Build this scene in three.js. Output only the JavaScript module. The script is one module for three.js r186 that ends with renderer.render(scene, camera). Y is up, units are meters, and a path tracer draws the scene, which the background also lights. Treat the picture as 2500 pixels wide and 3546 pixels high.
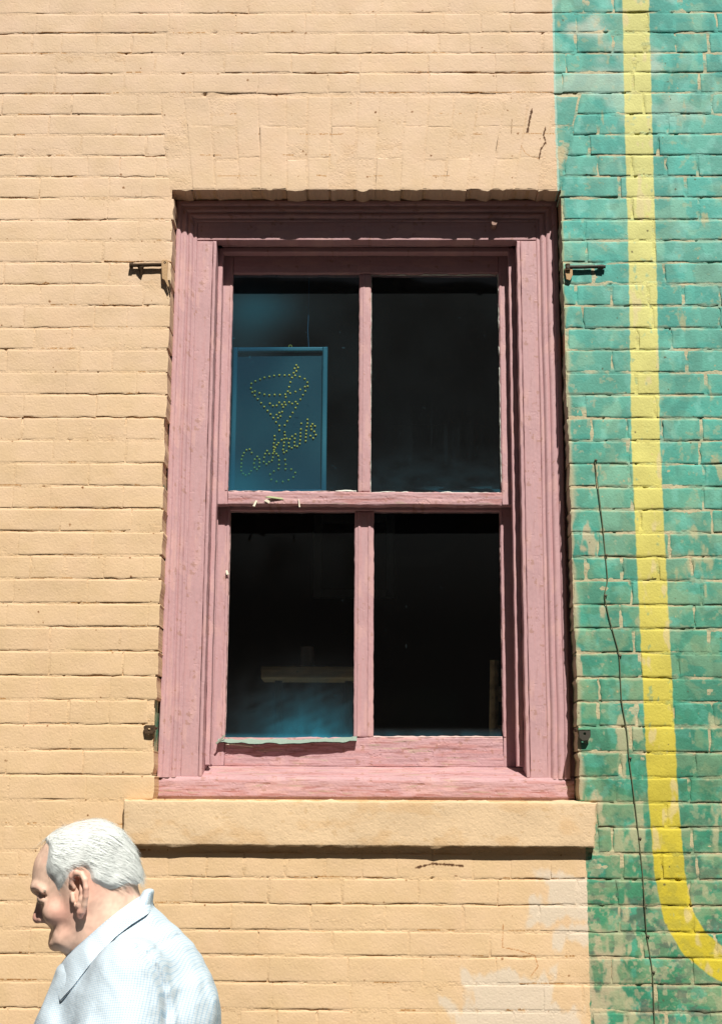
import * as THREE from 'three';
import { mergeGeometries } from 'three/addons/utils/BufferGeometryUtils.js';

// ---------------------------------------------------------------- camera, sky, sun, exposure
const scene = new THREE.Scene();
const camera = new THREE.PerspectiveCamera(39.6, 721 / 1024, 0.05, 600);
camera.position.set(0, 1.66, 4.14);
camera.rotation.order = 'YXZ';
camera.rotation.set(THREE.MathUtils.degToRad(11.8), THREE.MathUtils.degToRad(0.8), THREE.MathUtils.degToRad(0.3));
scene.add(camera);

const SUN = new THREE.Vector3(0.27, 1.27, 1).normalize();
const skyData = new Float32Array(128 * 64 * 4);                  // clear sky: deep overhead, pale haze towards the horizon, a broad glow round the sun
for (let j = 0; j < 64; j++) for (let i = 0; i < 128; i++) {
  const el = ((j + 0.5) / 64 - 0.5) * Math.PI, az = ((i + 0.5) / 128 - 0.5) * Math.PI * 2, d = new THREE.Vector3(Math.cos(el) * Math.cos(az), Math.sin(el), Math.cos(el) * Math.sin(az));
  const h = Math.pow(1 - Math.max(0, d.y), 2.2), g = Math.pow(Math.max(0, d.dot(SUN)), 5), o = (j * 128 + i) * 4;
  skyData[o] = 0.022 + 0.06 * h + 0.12 * g; skyData[o + 1] = 0.034 + 0.057 * h + 0.11 * g; skyData[o + 2] = 0.058 + 0.047 * h + 0.09 * g; skyData[o + 3] = 1;
}
const sky = new THREE.DataTexture(skyData, 128, 64, THREE.RGBAFormat, THREE.FloatType);
sky.mapping = THREE.EquirectangularReflectionMapping; sky.magFilter = THREE.LinearFilter; sky.needsUpdate = true;
scene.background = scene.environment = sky;

const sun = new THREE.DirectionalLight(new THREE.Color(1, 0.95, 0.86), 4.6);
sun.name = 'sun';
sun.position.copy(SUN).multiplyScalar(20).add(new THREE.Vector3(0, 2, 0));
sun.target.position.set(0, 2, 0);
sun.castShadow = true;
sun.shadow.mapSize.set(4096, 4096);
Object.assign(sun.shadow.camera, { left: -5, right: 5, top: 5, bottom: -5, near: 1, far: 45 });
sun.shadow.bias = -0.0005;
scene.add(sun, sun.target);

const renderer = new THREE.WebGLRenderer({ antialias: true });
renderer.toneMapping = THREE.LinearToneMapping;
renderer.toneMappingExposure = 1.47;
renderer.shadowMap.enabled = true;
renderer.setSize(721, 1024);

// ---------------------------------------------------------------- numbers and noise
function rng(seed) { let a = seed >>> 0; return () => { a = (a + 0x6d2b79f5) | 0; let t = Math.imul(a ^ (a >>> 15), 1 | a); t = (t + Math.imul(t ^ (t >>> 7), 61 | t)) ^ t; return ((t ^ (t >>> 14)) >>> 0) / 4294967296; }; }
const { lerp, clamp, smoothstep } = THREE.MathUtils;
const TAB = new Float32Array(65536);
{ const r = rng(77); for (let i = 0; i < 65536; i++) TAB[i] = r() * 2 - 1; }
function N(x, y) {
  const xi = Math.floor(x), yi = Math.floor(y); let u = x - xi, v = y - yi;
  u = u * u * (3 - 2 * u); v = v * v * (3 - 2 * v);
  const a = (yi & 255) << 8, b = ((yi + 1) & 255) << 8, c = xi & 255, d = (xi + 1) & 255;
  const p = TAB[a | c], q = TAB[a | d], r = TAB[b | c], s = TAB[b | d];
  return p + (q - p) * u + (r - p) * v + (p - q - r + s) * u * v;
}
function fbm(x, y, o = 4) { let s = 0, a = 0.5; for (let i = 0; i < o; i++) { s += a * N(x, y); x = x * 2.03 + 17.3; y = y * 2.03 + 5.7; a *= 0.5; } return s; }
function N3(x, y, z) { const k = Math.floor(z), f = z - k, t = f * f * (3 - 2 * f); return lerp(N(x + k * 37.7, y + k * 11.3), N(x + (k + 1) * 37.7, y + (k + 1) * 11.3), t); }
function fbm3(x, y, z, o = 3) { let s = 0, a = 0.5; for (let i = 0; i < o; i++) { s += a * N3(x, y, z); x = x * 2.1 + 3.1; y = y * 2.1 + 8.2; z = z * 2.1 + 1.7; a *= 0.5; } return s; }
const S2 = (a, b, x) => { const t = clamp((x - a) / (b - a), 0, 1); return t * t * (3 - 2 * t); };
const LUT = new Uint8Array(4097);
for (let i = 0; i <= 4096; i++) { const c = i / 4096; LUT[i] = Math.round(255 * (c <= 0.0031308 ? 12.92 * c : 1.055 * Math.pow(c, 1 / 2.4) - 0.055)); }
const enc = (c) => LUT[Math.round(clamp(c, 0, 1) * 4096)];
function tex(w, h, fn, { srgb = true, repeat = true } = {}) {
  const d = new Uint8Array(w * h * 4), c = [0, 0, 0];
  for (let j = 0; j < h; j++) for (let i = 0; i < w; i++) {
    fn(i / w, j / h, c);
    const o = (j * w + i) * 4;
    if (srgb) { d[o] = enc(c[0]); d[o + 1] = enc(c[1]); d[o + 2] = enc(c[2]); } else { d[o] = clamp(c[0], 0, 1) * 255; d[o + 1] = clamp(c[1], 0, 1) * 255; d[o + 2] = clamp(c[2], 0, 1) * 255; }
    d[o + 3] = 255;
  }
  return finish(d, w, h, srgb, repeat);
}
function finish(d, w, h, srgb, repeat) {
  const t = new THREE.DataTexture(d, w, h, THREE.RGBAFormat, THREE.UnsignedByteType);
  t.magFilter = THREE.LinearFilter; t.minFilter = THREE.LinearMipmapLinearFilter; t.generateMipmaps = true;
  t.wrapS = t.wrapT = repeat === 'mirror' ? THREE.MirroredRepeatWrapping : repeat ? THREE.RepeatWrapping : THREE.ClampToEdgeWrapping;
  t.colorSpace = srgb ? THREE.SRGBColorSpace : THREE.NoColorSpace; t.needsUpdate = true;
  return t;
}
// tileable fbm on the unit square (the lattice wraps every p cells)
function tile(u, v, p, o = 4, sx = 1, sy = 1) {
  let s = 0, a = 0.5, px = Math.round(p * sx), py = Math.round(p * sy);
  for (let i = 0; i < o; i++) {
    const x = u * px, y = v * py, xi = Math.floor(x), yi = Math.floor(y); let f = x - xi, g = y - yi;
    f = f * f * (3 - 2 * f); g = g * g * (3 - 2 * g);
    const h = (X, Y) => TAB[((((Y % py) + 31 * i) & 255) << 8) | (((X % px) + 57 * i) & 255)];
    s += a * lerp(lerp(h(xi, yi), h(xi + 1, yi), f), lerp(h(xi, yi + 1), h(xi + 1, yi + 1), f), g);
    px *= 2; py *= 2; a *= 0.5;
  }
  return s;
}
const used = {};
function numbered(n) { used[n] = (used[n] ?? -1) + 1; return used[n] ? `${n}_${String(used[n]).padStart(3, '0')}` : n; }
function tag(o, label, category, group, kind) {
  if (label) o.userData.label = label;
  if (category) o.userData.category = category;
  if (group) o.userData.group = group;
  if (kind) o.userData.kind = kind;
  return o;
}
function mesh(name, g, m, parent = scene, label) {
  const o = new THREE.Mesh(g, m);
  o.name = parent === scene ? numbered(name) : name;
  o.castShadow = o.receiveShadow = true;
  if (label) o.userData.label = label;
  parent.add(o);
  return o;
}
function thing(name, label, category, [x, y, z], group) { const o = new THREE.Group(); o.name = numbered(name); o.position.set(x, y, z); scene.add(o); return tag(o, label, category, group); }
function sub(name, parent, label) { const o = new THREE.Group(); o.name = name; parent.add(o); if (label) o.userData.label = label; return o; }
const std = (o) => new THREE.MeshStandardMaterial({ roughness: 0.8, metalness: 0, ...o });

// ---------------------------------------------------------------- wall layout (metres; the wall's face is z = 0)
const OPEN = { x0: -0.65, x1: 0.557, y0: 1.686, y1: 3.554 };
const openR = (y) => 0.5705 - 0.0145 * clamp((y - 1.686) / 1.868, 0, 1);
const SILL = { x0: -0.727, x1: 0.612, y0: 1.557, y1: 1.683 };
const COURSE = 0.07086, TOPJ = 4.1632;                          // a bed joint every COURSE below TOPJ
const bedY = (k) => TOPJ - COURSE * k + 0.0022 * N(k * 3.7, 9.1);
const archL = (y) => -0.659 - (y - 3.554) * 0.13, archR = (y) => 0.556 + (y - 3.554) * 0.215;
const ARCH_TOP = 3.873;
const boundary = (y) => (y > 1.62 ? 0.546 + 0.003 * S2(3.8, 3.5, y) : 0.5825) + 0.0016 * N(y * 60, 3.3);

// ---------------------------------------------------------------- paint on the wall
const stripe = [[0.814, 4.9], [0.813, 4.205], [0.807, 3.741], [0.804, 3.295], [0.7935, 2.729], [0.796, 2.39], [0.801, 2.06], [0.806, 1.683], [0.816, 1.486], [0.836, 1.37], [0.876, 1.297], [0.952, 1.24], [1.1, 1.19], [1.7, 1.14]];
function polyDist(pts, x, y) {
  let best = 1e9;
  for (let i = 0; i + 1 < pts.length; i++) {
    const [ax, ay] = pts[i], [bx, by] = pts[i + 1], dx = bx - ax, dy = by - ay, t = clamp(((x - ax) * dx + (y - ay) * dy) / (dx * dx + dy * dy), 0, 1);
    const d = Math.hypot(x - ax - dx * t, y - ay - dy * t);
    if (d < best) best = d;
  }
  return best;
}
const mixc = (c, r, g, b, t) => { c[0] += (r - c[0]) * t; c[1] += (g - c[1]) * t; c[2] += (b - c[2]) * t; };
const box = (x, y, x0, x1, y0, y1) => Math.min(x - x0, x1 - x, y - y0, y1 - y);
function paint(x, y, c, mortar) {
  const grain = N(x * 640, y * 640) * 0.5 + N(x * 330 + 9, y * 330) * 0.5;
  const broad = fbm(x * 2.3, y * 2.3 + 4, 3), mid = fbm(x * 17, y * 17, 3);
  if (x < boundary(y)) {
    const up = S2(1.6, 4.2, y);
    c[0] = 0.605; c[1] = 0.428 + 0.018 * up; c[2] = 0.252 + 0.056 * up;  // haze painted into the peach: paler and pinker towards the top
    const v = 1 + 0.07 * broad + 0.06 * mid + 0.05 * grain;
    c[0] *= v; c[1] *= v; c[2] *= v * (1 + 0.06 * mid);
    const och = S2(0.12, 0.42, fbm(x * 26 + 31, y * 26, 3)) * 0.05;      // thin, ochre-stained paint
    mixc(c, 0.50, 0.30, 0.115, och);
    mixc(c, 0.58, 0.32, 0.20, S2(0.1, 0.5, fbm(x * 9 + 51, y * 9, 3)) * 0.07);
    if (mortar) mixc(c, 0.46, 0.28, 0.13, 0.03 + 0.15 * S2(0.05, 0.4, fbm(x * 21 + 7, y * 40, 3)));
    if (y < 1.6) {
      const e = fbm(x * 30, y * 14, 4) * 0.045;
      const p = Math.max(box(x, y, 0.455, 0.7, 1.395, 1.478), box(x, y, 0.42, 0.7, 1.345, 1.41), box(x, y, 0.49, 0.7, 1.29, 1.36), box(x, y, 0.19, 0.56, 0.9, 1.13), box(x, y, 0.235, 0.47, 1.1, 1.215));
      mixc(c, 0.60, 0.51, 0.40, 0.85 * S2(-0.007, 0.012, p + e));
    }
  } else {
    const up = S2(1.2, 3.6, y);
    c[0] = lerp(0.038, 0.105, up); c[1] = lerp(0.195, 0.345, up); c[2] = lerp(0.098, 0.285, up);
    const kb = Math.round((TOPJ - y) / COURSE), dj = Math.abs(y - bedY(kb));
    const stroke = S2(-0.15, 0.2, N(x * 21 + 5 * N(y * 4, 2), y * 5 + 13) + 0.5 * N(x * 60, y * 16));
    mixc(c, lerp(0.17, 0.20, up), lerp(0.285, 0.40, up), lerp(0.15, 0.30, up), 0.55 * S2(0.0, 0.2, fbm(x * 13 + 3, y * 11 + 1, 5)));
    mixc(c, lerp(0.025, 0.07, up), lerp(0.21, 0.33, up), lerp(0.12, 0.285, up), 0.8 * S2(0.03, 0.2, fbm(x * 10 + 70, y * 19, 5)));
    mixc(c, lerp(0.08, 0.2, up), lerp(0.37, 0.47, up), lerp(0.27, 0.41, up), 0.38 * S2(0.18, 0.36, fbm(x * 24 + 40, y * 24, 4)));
    if (y < 1.8) { mixc(c, 0.36, 0.34, 0.21, S2(1.8, 1.35, y) * S2(0.05, 0.28, fbm(x * 62, y * 62, 4)) * 0.6); mixc(c, 0.075, 0.115, 0.085, S2(1.8, 1.3, y) * S2(0.12, 0.28, fbm(x * 30 + 9, y * 44, 4)) * 0.7); }
    const v = (1 + 0.14 * broad + 0.22 * mid + 0.14 * grain) * (0.86 + 0.16 * stroke);
    c[0] *= v; c[1] *= v; c[2] *= v;
    // bare patches where the green has worn to the tan coat below
    const near = S2(0.78, 0.56, x) * S2(3.3, 2.7, y) * 0.14, wear = 0.72 - 0.24 * S2(3.5, 2.3, y) - near;
    const w1 = fbm(x * 23 + 11, y * 9 + 2, 4) * 1.25, w2 = fbm(x * 60, y * 60 + 20, 3);
    let bare = S2(wear - 0.12, wear + 0.1, w1 + 0.16 * w2);
    bare = Math.max(bare, 0.45 * S2(0.40, 0.5, fbm(x * 48 + 4, y * 48, 4)));
    if (y > 1.69 && y < 3.55) bare = Math.max(bare, S2(openR(y) + 0.014 + 0.012 * N(y * 23, 2), openR(y) + 0.002, x));
    mixc(c, lerp(0.34, 0.46, near * 7), lerp(0.35, 0.365, near * 7), lerp(0.20, 0.235, near * 7), bare * 0.8);
    mixc(c, 0.20, 0.29, 0.15, 0.45 * S2(2.9, 1.9, y) * S2(0.05, 0.25, fbm(x * 15 + 2, y * 15 + 5, 5)));
    mixc(c, 0.56, 0.58, 0.50, 0.5 * S2(3.5, 4.2, y) * S2(0.05, 0.35, fbm(x * 8 + 21, y * 10, 3)));
    mixc(c, 0.52, 0.41, 0.25, 0.28 * S2(0.0085, 0.003, dj + 0.005 * N(x * 75, y * 75)) * S2(-0.25, 0.15, fbm(x * 8, kb * 7.3, 3)) * S2(3.9, 3.2, y));
    if (mortar) mixc(c, 0.52, 0.41, 0.25, 0.75 * S2(-0.18, 0.2, fbm(x * 13, y * 31 + 8, 3)));
    if (x < boundary(y) + 0.006 && y > 3.5) mixc(c, 0.45, 0.6, 0.52, 0.6);
    // yellow band
    const d = polyDist(stripe, x, y), e = 0.0425 + 0.0016 * N(x * 70, y * 70);
    if (d < e + 0.004) {
      const cov = S2(e + 0.0025, e - 0.0025, d) * (1 - 0.5 * S2(0.42, 0.62, fbm(x * 50 + 8, y * 40, 3)) - (mortar ? 0.25 * S2(0, 0.3, fbm(x * 30, y * 60, 2)) : 0));
      const k = 1 + 0.12 * broad + 0.14 * mid + 0.08 * grain;
      mixc(c, lerp(0.52, 0.55, up) * k, lerp(0.415, 0.53, up) * k, lerp(0.015, 0.20, up) * k, 0.96 * cov);
      if (y < 1.75) mixc(c, 0.36, 0.31, 0.03, 0.6 * cov * S2(1.75, 1.5, y) * S2(0.0, 0.25, fbm(x * 40, y * 40 + 3, 4)));
      mixc(c, 0.58, 0.47, 0.30, 0.5 * cov * S2(0.2, 0.42, fbm(x * 36 + 2, y * 14, 3)));
    }
  }
}
const MAP = { x: -1.6, y: 0, w: 3.2, h: 4.7 };
function paintMap(size, mortar) {
  const d = new Uint8Array(size * size * 4), c = [0, 0, 0];
  for (let j = 0; j < size; j++) for (let i = 0; i < size; i++) {
    paint(MAP.x + ((i + 0.5) / size) * MAP.w, MAP.y + ((j + 0.5) / size) * MAP.h, c, mortar);
    const o = (j * size + i) * 4;
    d[o] = enc(c[0]); d[o + 1] = enc(c[1]); d[o + 2] = enc(c[2]); d[o + 3] = 255;
  }
  const dab = (x, y, r, a, col) => {
    const sx = size / MAP.w, sy = size / MAP.h, cx = (x - MAP.x) * sx, cy = (y - MAP.y) * sy, R = r * sx * 1.6 + 1;
    for (let j = Math.floor(cy - R); j <= cy + R; j++) for (let i = Math.floor(cx - R); i <= cx + R; i++) {
      if (i < 0 || j < 0 || i >= size || j >= size) continue;
      const q = Math.hypot((i - cx) / sx, (j - cy) / sy) / r + 0.45 * N(i * 0.9, j * 0.9), t = a * S2(1.15, 0.6, q), o = (j * size + i) * 4;
      for (let k = 0; k < 3; k++) d[o + k] += (col[k] - d[o + k]) * t;
    }
  };
  const line = (pts, r, a, col) => { for (let i = 0; i + 1 < pts.length; i++) { const n = Math.ceil(Math.hypot(pts[i + 1][0] - pts[i][0], pts[i + 1][1] - pts[i][1]) / (r * 0.5)); for (let k = 0; k <= n; k++) dab(lerp(pts[i][0], pts[i + 1][0], k / n) + 0.001 * N(k * 0.7, i), lerp(pts[i][1], pts[i + 1][1], k / n), r * (0.75 + 0.4 * N(k * 0.3, i + 5)), a, col); } };
  const r = rng(mortar ? 5 : 6);
  for (let n = 0; n < 950; n++) {                                // chips, mostly along the joints
    const x = lerp(-1.5, 0.54, r()), k = Math.floor(r() * 50) - 2, y = r() < 0.78 ? bedY(k) + (r() - 0.5) * 0.014 : TOPJ - r() * 3.5, s = 0.0010 + 0.0030 * Math.pow(r(), 3);
    dab(x, y, s, 0.5 + 0.45 * r(), [98, 56, 22]);
  }
  for (let n = 0; n < 260; n++) dab(lerp(0.56, 1.5, r()), TOPJ - r() * 3.5, 0.0015 + 0.003 * r() * r(), 0.7, r() < 0.5 ? [196, 160, 118] : [70, 64, 42]);
  const q = rng(909);
  for (let n = 0; n < 420; n++) {                                // ochre lines along stretches of the bed joints
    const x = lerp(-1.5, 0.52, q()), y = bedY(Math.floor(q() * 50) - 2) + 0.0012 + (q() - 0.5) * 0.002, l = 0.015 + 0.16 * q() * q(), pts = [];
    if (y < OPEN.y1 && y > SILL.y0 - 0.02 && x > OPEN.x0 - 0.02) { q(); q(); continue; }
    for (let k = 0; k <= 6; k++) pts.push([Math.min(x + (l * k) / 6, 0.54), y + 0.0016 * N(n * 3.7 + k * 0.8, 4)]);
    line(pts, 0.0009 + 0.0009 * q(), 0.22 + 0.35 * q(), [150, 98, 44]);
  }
  const crack = [74, 44, 18];
  line([[0.474, 3.826], [0.466, 3.79], [0.457, 3.745]], 0.0034, 0.95, crack);
  line([[0.515, 3.763], [0.508, 3.735], [0.514, 3.71], [0.498, 3.685], [0.492, 3.655]], 0.0026, 0.9, crack);
  line([[0.492, 3.655], [0.472, 3.66], [0.452, 3.672], [0.436, 3.70]], 0.0011, 0.22, [150, 96, 48]);
  line([[0.407, 3.74], [0.41, 3.79]], 0.0012, 0.4, crack);
  line([[0.345, 1.345], [0.342, 1.283], [0.385, 1.276], [0.432, 1.262], [0.44, 1.232], [0.42, 1.207]], 0.0014, 0.4, [160, 100, 52]);
  line([[0.1, 1.497], [0.15, 1.509], [0.2, 1.506], [0.235, 1.503]], 0.0032, 0.75, crack);
  return finish(d, size, size, true, 'mirror');
}
const place = (t) => { t.repeat.set(1 / MAP.w, 1 / MAP.h); t.offset.set(-MAP.x / MAP.w, -MAP.y / MAP.h); return t; };
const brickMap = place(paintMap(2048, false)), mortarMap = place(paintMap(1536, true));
const wallBump = tex(1024, 1024, (u, v, c) => {
  const a = tile(u, v, 6, 7), b = tile(u, v, 90, 2), p = S2(0.32, 0.5, tile(u + 0.3, v, 22, 3));
  c[0] = c[1] = c[2] = 0.5 + 0.45 * a + 0.2 * b - 0.12 * p;
}, { srgb: false });
wallBump.repeat.set(1 / 0.42, 1 / 0.42);
const M = {};
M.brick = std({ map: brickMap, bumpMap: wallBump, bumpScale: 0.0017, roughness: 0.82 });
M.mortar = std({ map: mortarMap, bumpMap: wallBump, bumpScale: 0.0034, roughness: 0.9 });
M.brick.name = 'painted_brick'; M.mortar.name = 'painted_mortar';

// ---------------------------------------------------------------- a slab with rounded, uneven edges (bricks, boards, stones)
// corners (xl0, xr0) at the bottom and (xl1, xr1) at the top, y0..y1, front face at z1, back at z0; uv = world metres
function slab({ xl0, xr0, xl1 = xl0, xr1 = xr0, y0, y1, z1 = 0, z0, nx = 3, ny = 1, r = 0.004, drop = 0.8, dropX = drop, dropB = drop, wob = 0.001, edge = 0.001, seed = 0, freq = 14, at = [0, 0, 0], uv = 'xy', tilt = 0, wseed = seed }) {
  const w = Math.min(xr0 - xl0, xr1 - xl1), h = y1 - y0, rx = Math.min(r, w * 0.3), ry = Math.min(r, h * 0.3);
  const ax = [0, rx * 0.35, rx], ay = [0, ry * 0.35, ry], dz = [-ry * drop, -ry * drop * 0.28, 0], db = [-ry * dropB, -ry * dropB * 0.28, 0], dx = [-rx * dropX, -rx * dropX * 0.28, 0];
  for (let i = 1; i <= nx; i++) ax.push(lerp(rx, w - rx, i / (nx + 1)));
  for (let i = 1; i <= ny; i++) ay.push(lerp(ry, h - ry, i / (ny + 1)));
  ax.push(w - rx, w - rx * 0.35, w); ay.push(h - ry, h - ry * 0.35, h);
  const cols = ax.length, rows = ay.length, P = [], T = [], I = [], dr = (i, n, q, b = q) => (i < 3 ? b[i] : i >= n - 3 ? q[n - 1 - i] : 0);
  const put = (x, y, z) => { P.push(x - at[0], y - at[1], z - at[2]); T.push(...(uv === 'xy' ? [x, y] : uv === 'yx' ? [y, x] : [x + z, y])); };
  for (let j = 0; j < rows; j++) for (let i = 0; i < cols; i++) {
    const fx = ax[i] / w, fy = ay[j] / h;
    let x = lerp(lerp(xl0, xl1, fy), lerp(xr0, xr1, fy), fx), y = y0 + ay[j];
    const bx = i === 0 || i === cols - 1, by = j === 0 || j === rows - 1, qx = x, qy = y;
    if (bx) x += edge * N(qy * 90 + seed * 1.7, qx * 5 + seed) * 1.5;
    if (by) y += edge * (1.3 * N(qx * 30 + seed * 2.3, qy * 3 + seed) + 0.6 * N(qx * 90, seed));
    const z = z1 + Math.min(dr(i, cols, dx), dr(j, rows, dz, db)) + wob * (N(qx * freq + wseed * 3.1, qy * freq * 1.6 + wseed) + 0.28 * N(qx * freq * 3, qy * freq * 3 + wseed)) + tilt * (fy - 0.5);
    put(x, y, z);
  }
  for (let j = 0; j + 1 < rows; j++) for (let i = 0; i + 1 < cols; i++) { const a = j * cols + i, b = a + 1, d = a + cols, e = d + 1; I.push(a, b, e, a, e, d); }
  const ring = [];
  for (let i = 0; i < cols; i++) ring.push(i);
  for (let j = 1; j < rows; j++) ring.push(j * cols + cols - 1);
  for (let i = cols - 2; i >= 0; i--) ring.push((rows - 1) * cols + i);
  for (let j = rows - 2; j > 0; j--) ring.push(j * cols);
  const rim = P.length / 3, base = rim + ring.length;
  for (const q of ring) put(P[q * 3] + at[0], P[q * 3 + 1] + at[1], P[q * 3 + 2] + at[2]);
  for (const q of ring) put(P[q * 3] + at[0], P[q * 3 + 1] + at[1], z0);
  for (let i = 0; i < ring.length; i++) { const k = (i + 1) % ring.length; I.push(rim + i, base + i, rim + k, rim + k, base + i, base + k); }
  const g = new THREE.BufferGeometry();
  g.setAttribute('position', new THREE.Float32BufferAttribute(P, 3)); g.setAttribute('uv', new THREE.Float32BufferAttribute(T, 2)); g.setIndex(I); g.computeVertexNormals();
  return g;
}
function gridMesh(nu, nv, f) {                                   // f(i, j) -> [x, y, z, u, v]
  const P = [], T = [], I = [];
  for (let j = 0; j <= nv; j++) for (let i = 0; i <= nu; i++) { const p = f(i / nu, j / nv, i, j); P.push(p[0], p[1], p[2]); T.push(p[3] ?? p[0], p[4] ?? p[1]); }
  for (let j = 0; j < nv; j++) for (let i = 0; i < nu; i++) { const a = j * (nu + 1) + i, b = a + 1, c = a + nu + 1, d = c + 1; I.push(a, b, d, a, d, c); }
  const g = new THREE.BufferGeometry();
  g.setAttribute('position', new THREE.Float32BufferAttribute(P, 3)); g.setAttribute('uv', new THREE.Float32BufferAttribute(T, 2)); g.setIndex(I); g.computeVertexNormals();
  return g;
}

// ---------------------------------------------------------------- the brick wall
const wall = thing('brick_wall', 'painted brick wall, peach beside the window and green with a yellow band at its right', 'wall', [0, 0, 0]);
tag(wall, null, null, null, 'thing');
const WALL = { x0: -3.3, x1: 3.3, y0: 0, y1: 5.2 };
{
  const rand = rng(11), list = [];
  const add = (xl0, xr0, y0, y1, xl1 = xl0, xr1 = xr0) => { if (Math.min(xr0 - xl0, xr1 - xl1) > 0.018) list.push({ xl0, xr0, xl1, xr1, y0, y1 }); };
  for (let k = -15; k < 59; k++) {
    const yt = bedY(k) - 0.0023, yb = bedY(k + 1) + 0.0023; if (yb < 0) break;
    const header = ((k % 6) + 6) % 6 === 1, pitch = header ? 0.1075 : 0.2145;
    let x = WALL.x0 - (k & 1 ? 0.107 : 0.02) - rand() * 0.03;
    const spans = [];
    while (x < WALL.x1) { const w = (!header && rand() < 0.09 ? 0.1075 : pitch) + (rand() - 0.5) * 0.022; spans.push([Math.max(x, WALL.x0) + 0.0036, Math.min(x + w, WALL.x1) - 0.0036]); x += w; }
    const ym = (yt + yb) / 2;
    let cut = null;
    if (ym < ARCH_TOP && ym > OPEN.y1 - 0.03) cut = [archL(yb) - 0.004, archR(yb) + 0.004, archL(yt) - 0.004, archR(yt) + 0.004];
    else if (ym < OPEN.y1 && ym > OPEN.y0) cut = [OPEN.x0, openR(yb), OPEN.x0, openR(yt)];
    else if (ym < OPEN.y0 && ym > SILL.y0 - 0.012) cut = [SILL.x0 - 0.006, SILL.x1 + 0.006, SILL.x0 - 0.006, SILL.x1 + 0.006];
    for (const [a, b] of spans) {
      if (!cut) { add(a, b, yb, yt); continue; }
      const [L0, R0, L1, R1] = cut, L = Math.max(L0, L1), R = Math.min(R0, R1);
      if (b <= Math.min(L0, L1) || a >= Math.max(R0, R1)) add(a, b, yb, yt);
      else if (a < L && b > L - 0.08 && a < Math.min(L0, L1) - 0.012) add(a, L0, yb, yt, a, L1);
      if (b > R && a < R + 0.08 && b > Math.max(R0, R1) + 0.012 && !(a >= Math.max(R0, R1))) add(R0, b, yb, yt, R1, b);
    }
  }
  for (const b of list) {                                        // how much of it the street sees
    const ym = (b.y0 + b.y1) / 2, half = 1.16 + (ym - 2.65) * 0.047 - 0.07, mx = -0.06;
    b.seen = Math.max(0, Math.min(b.xr0, mx + half) - Math.max(b.xl0, mx - half)) * Math.max(0, Math.min(b.y1, 4.21) - Math.max(b.y0, 1.07)) / Math.pow(4.2 + (ym - 1.66) * 0.2, 2);
  }
  list.sort((p, q) => q.seen - p.seen);
  const rest = [];
  list.forEach((b, n) => {
    const green = b.xl0 > 0.5, own = n < 300 && b.seen > 0;
    const open = rand() < (b.xl0 > -0.25 ? 0.5 : 0.3) ? 0.0010 : 0.0029;                   // thick paint bridges most upright joints
    if (!green) { b.xl0 -= open; b.xl1 -= open; b.xr0 += open; b.xr1 += open; }
    const c = [(b.xl0 + b.xr0) / 2, (b.y0 + b.y1) / 2, 0], off = (rand() - 0.5) * (green ? 0.0018 : 0.0009);
    const g = slab({ ...b, z1: off, z0: -0.1, nx: b.seen > 0 ? 7 : 2, ny: b.seen > 0 ? 2 : 1, r: green ? 0.0062 : 0.0058, drop: green ? 0.55 : 0.30 + 0.22 * rand(), dropB: green ? 0.42 : 0.12 + 0.2 * rand(), dropX: green ? 0.42 : open > 0.002 ? 0.12 : 0.26, wob: 0.0014, edge: green ? 0.0030 : 0.0024, seed: n * 0.37, wseed: 0, freq: 8, at: own ? c : [0, 0, 0], tilt: (rand() - 0.45) * (green ? 0.0020 : 0.0017) });
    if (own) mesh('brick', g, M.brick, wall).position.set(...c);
    else rest.push(g);
  });
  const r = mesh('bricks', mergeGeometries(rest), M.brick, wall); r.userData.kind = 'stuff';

  // the flat arch of upright bricks over the window
  const arch = sub('flat_arch', wall), n = 17, edgeAt = (t, y) => lerp(archL(y), archR(y), t);
  for (let i = 0; i < n; i++) {
    const t0 = i / n + (i ? 0.006 * N(i * 3.3, 1) : 0), t1 = (i + 1) / n + (i + 1 < n ? 0.006 * N((i + 1) * 3.3, 1) : 0), m = rand() < 0.55 ? 0.0020 : 0.0005;
    const cuts = i % 3 === 0 ? [OPEN.y1, 3.662, ARCH_TOP - 0.004] : i % 3 === 1 ? [OPEN.y1, 3.768, ARCH_TOP - 0.004] : [OPEN.y1, 3.655, 3.765, ARCH_TOP - 0.004];
    for (let k = 0; k + 1 < cuts.length; k++) {
      const gap = rand() < 0.4 ? 0.0024 : 0.0002, y0 = cuts[k] + (k ? gap : 0.003 * N(i * 5.1, 7)), y1 = cuts[k + 1] - gap, c = [(edgeAt(t0, y0) + edgeAt(t1, y0)) / 2, (y0 + y1) / 2, 0];
      const g = slab({ xl0: edgeAt(t0, y0) + m, xr0: edgeAt(t1, y0) - m, xl1: edgeAt(t0, y1) + m, xr1: edgeAt(t1, y1) - m, y0, y1, z1: (rand() - 0.5) * 0.0012, z0: -0.115, nx: k ? 3 : 9, ny: 3, r: 0.0048, drop: 0.16, dropX: rand() < 0.5 ? 0.34 : 0.16, wob: 0.0014, edge: k ? 0.0016 : 0.0052, seed: i * 7 + k, wseed: 0, freq: 8, at: c, tilt: (rand() - 0.5) * 0.002 });
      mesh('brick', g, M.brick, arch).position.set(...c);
    }
  }

  // mortar: one uneven sheet behind the faces of the bricks, with pits where it has fallen out
  const pits = [];
  for (let k = 0; k < 80; k++) pits.push([lerp(-1.25, 0.54, rand()), bedY(Math.floor(rand() * 46)) + (rand() - 0.5) * 0.003, 0.002 + 0.0035 * rand() * rand()]);
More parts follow.
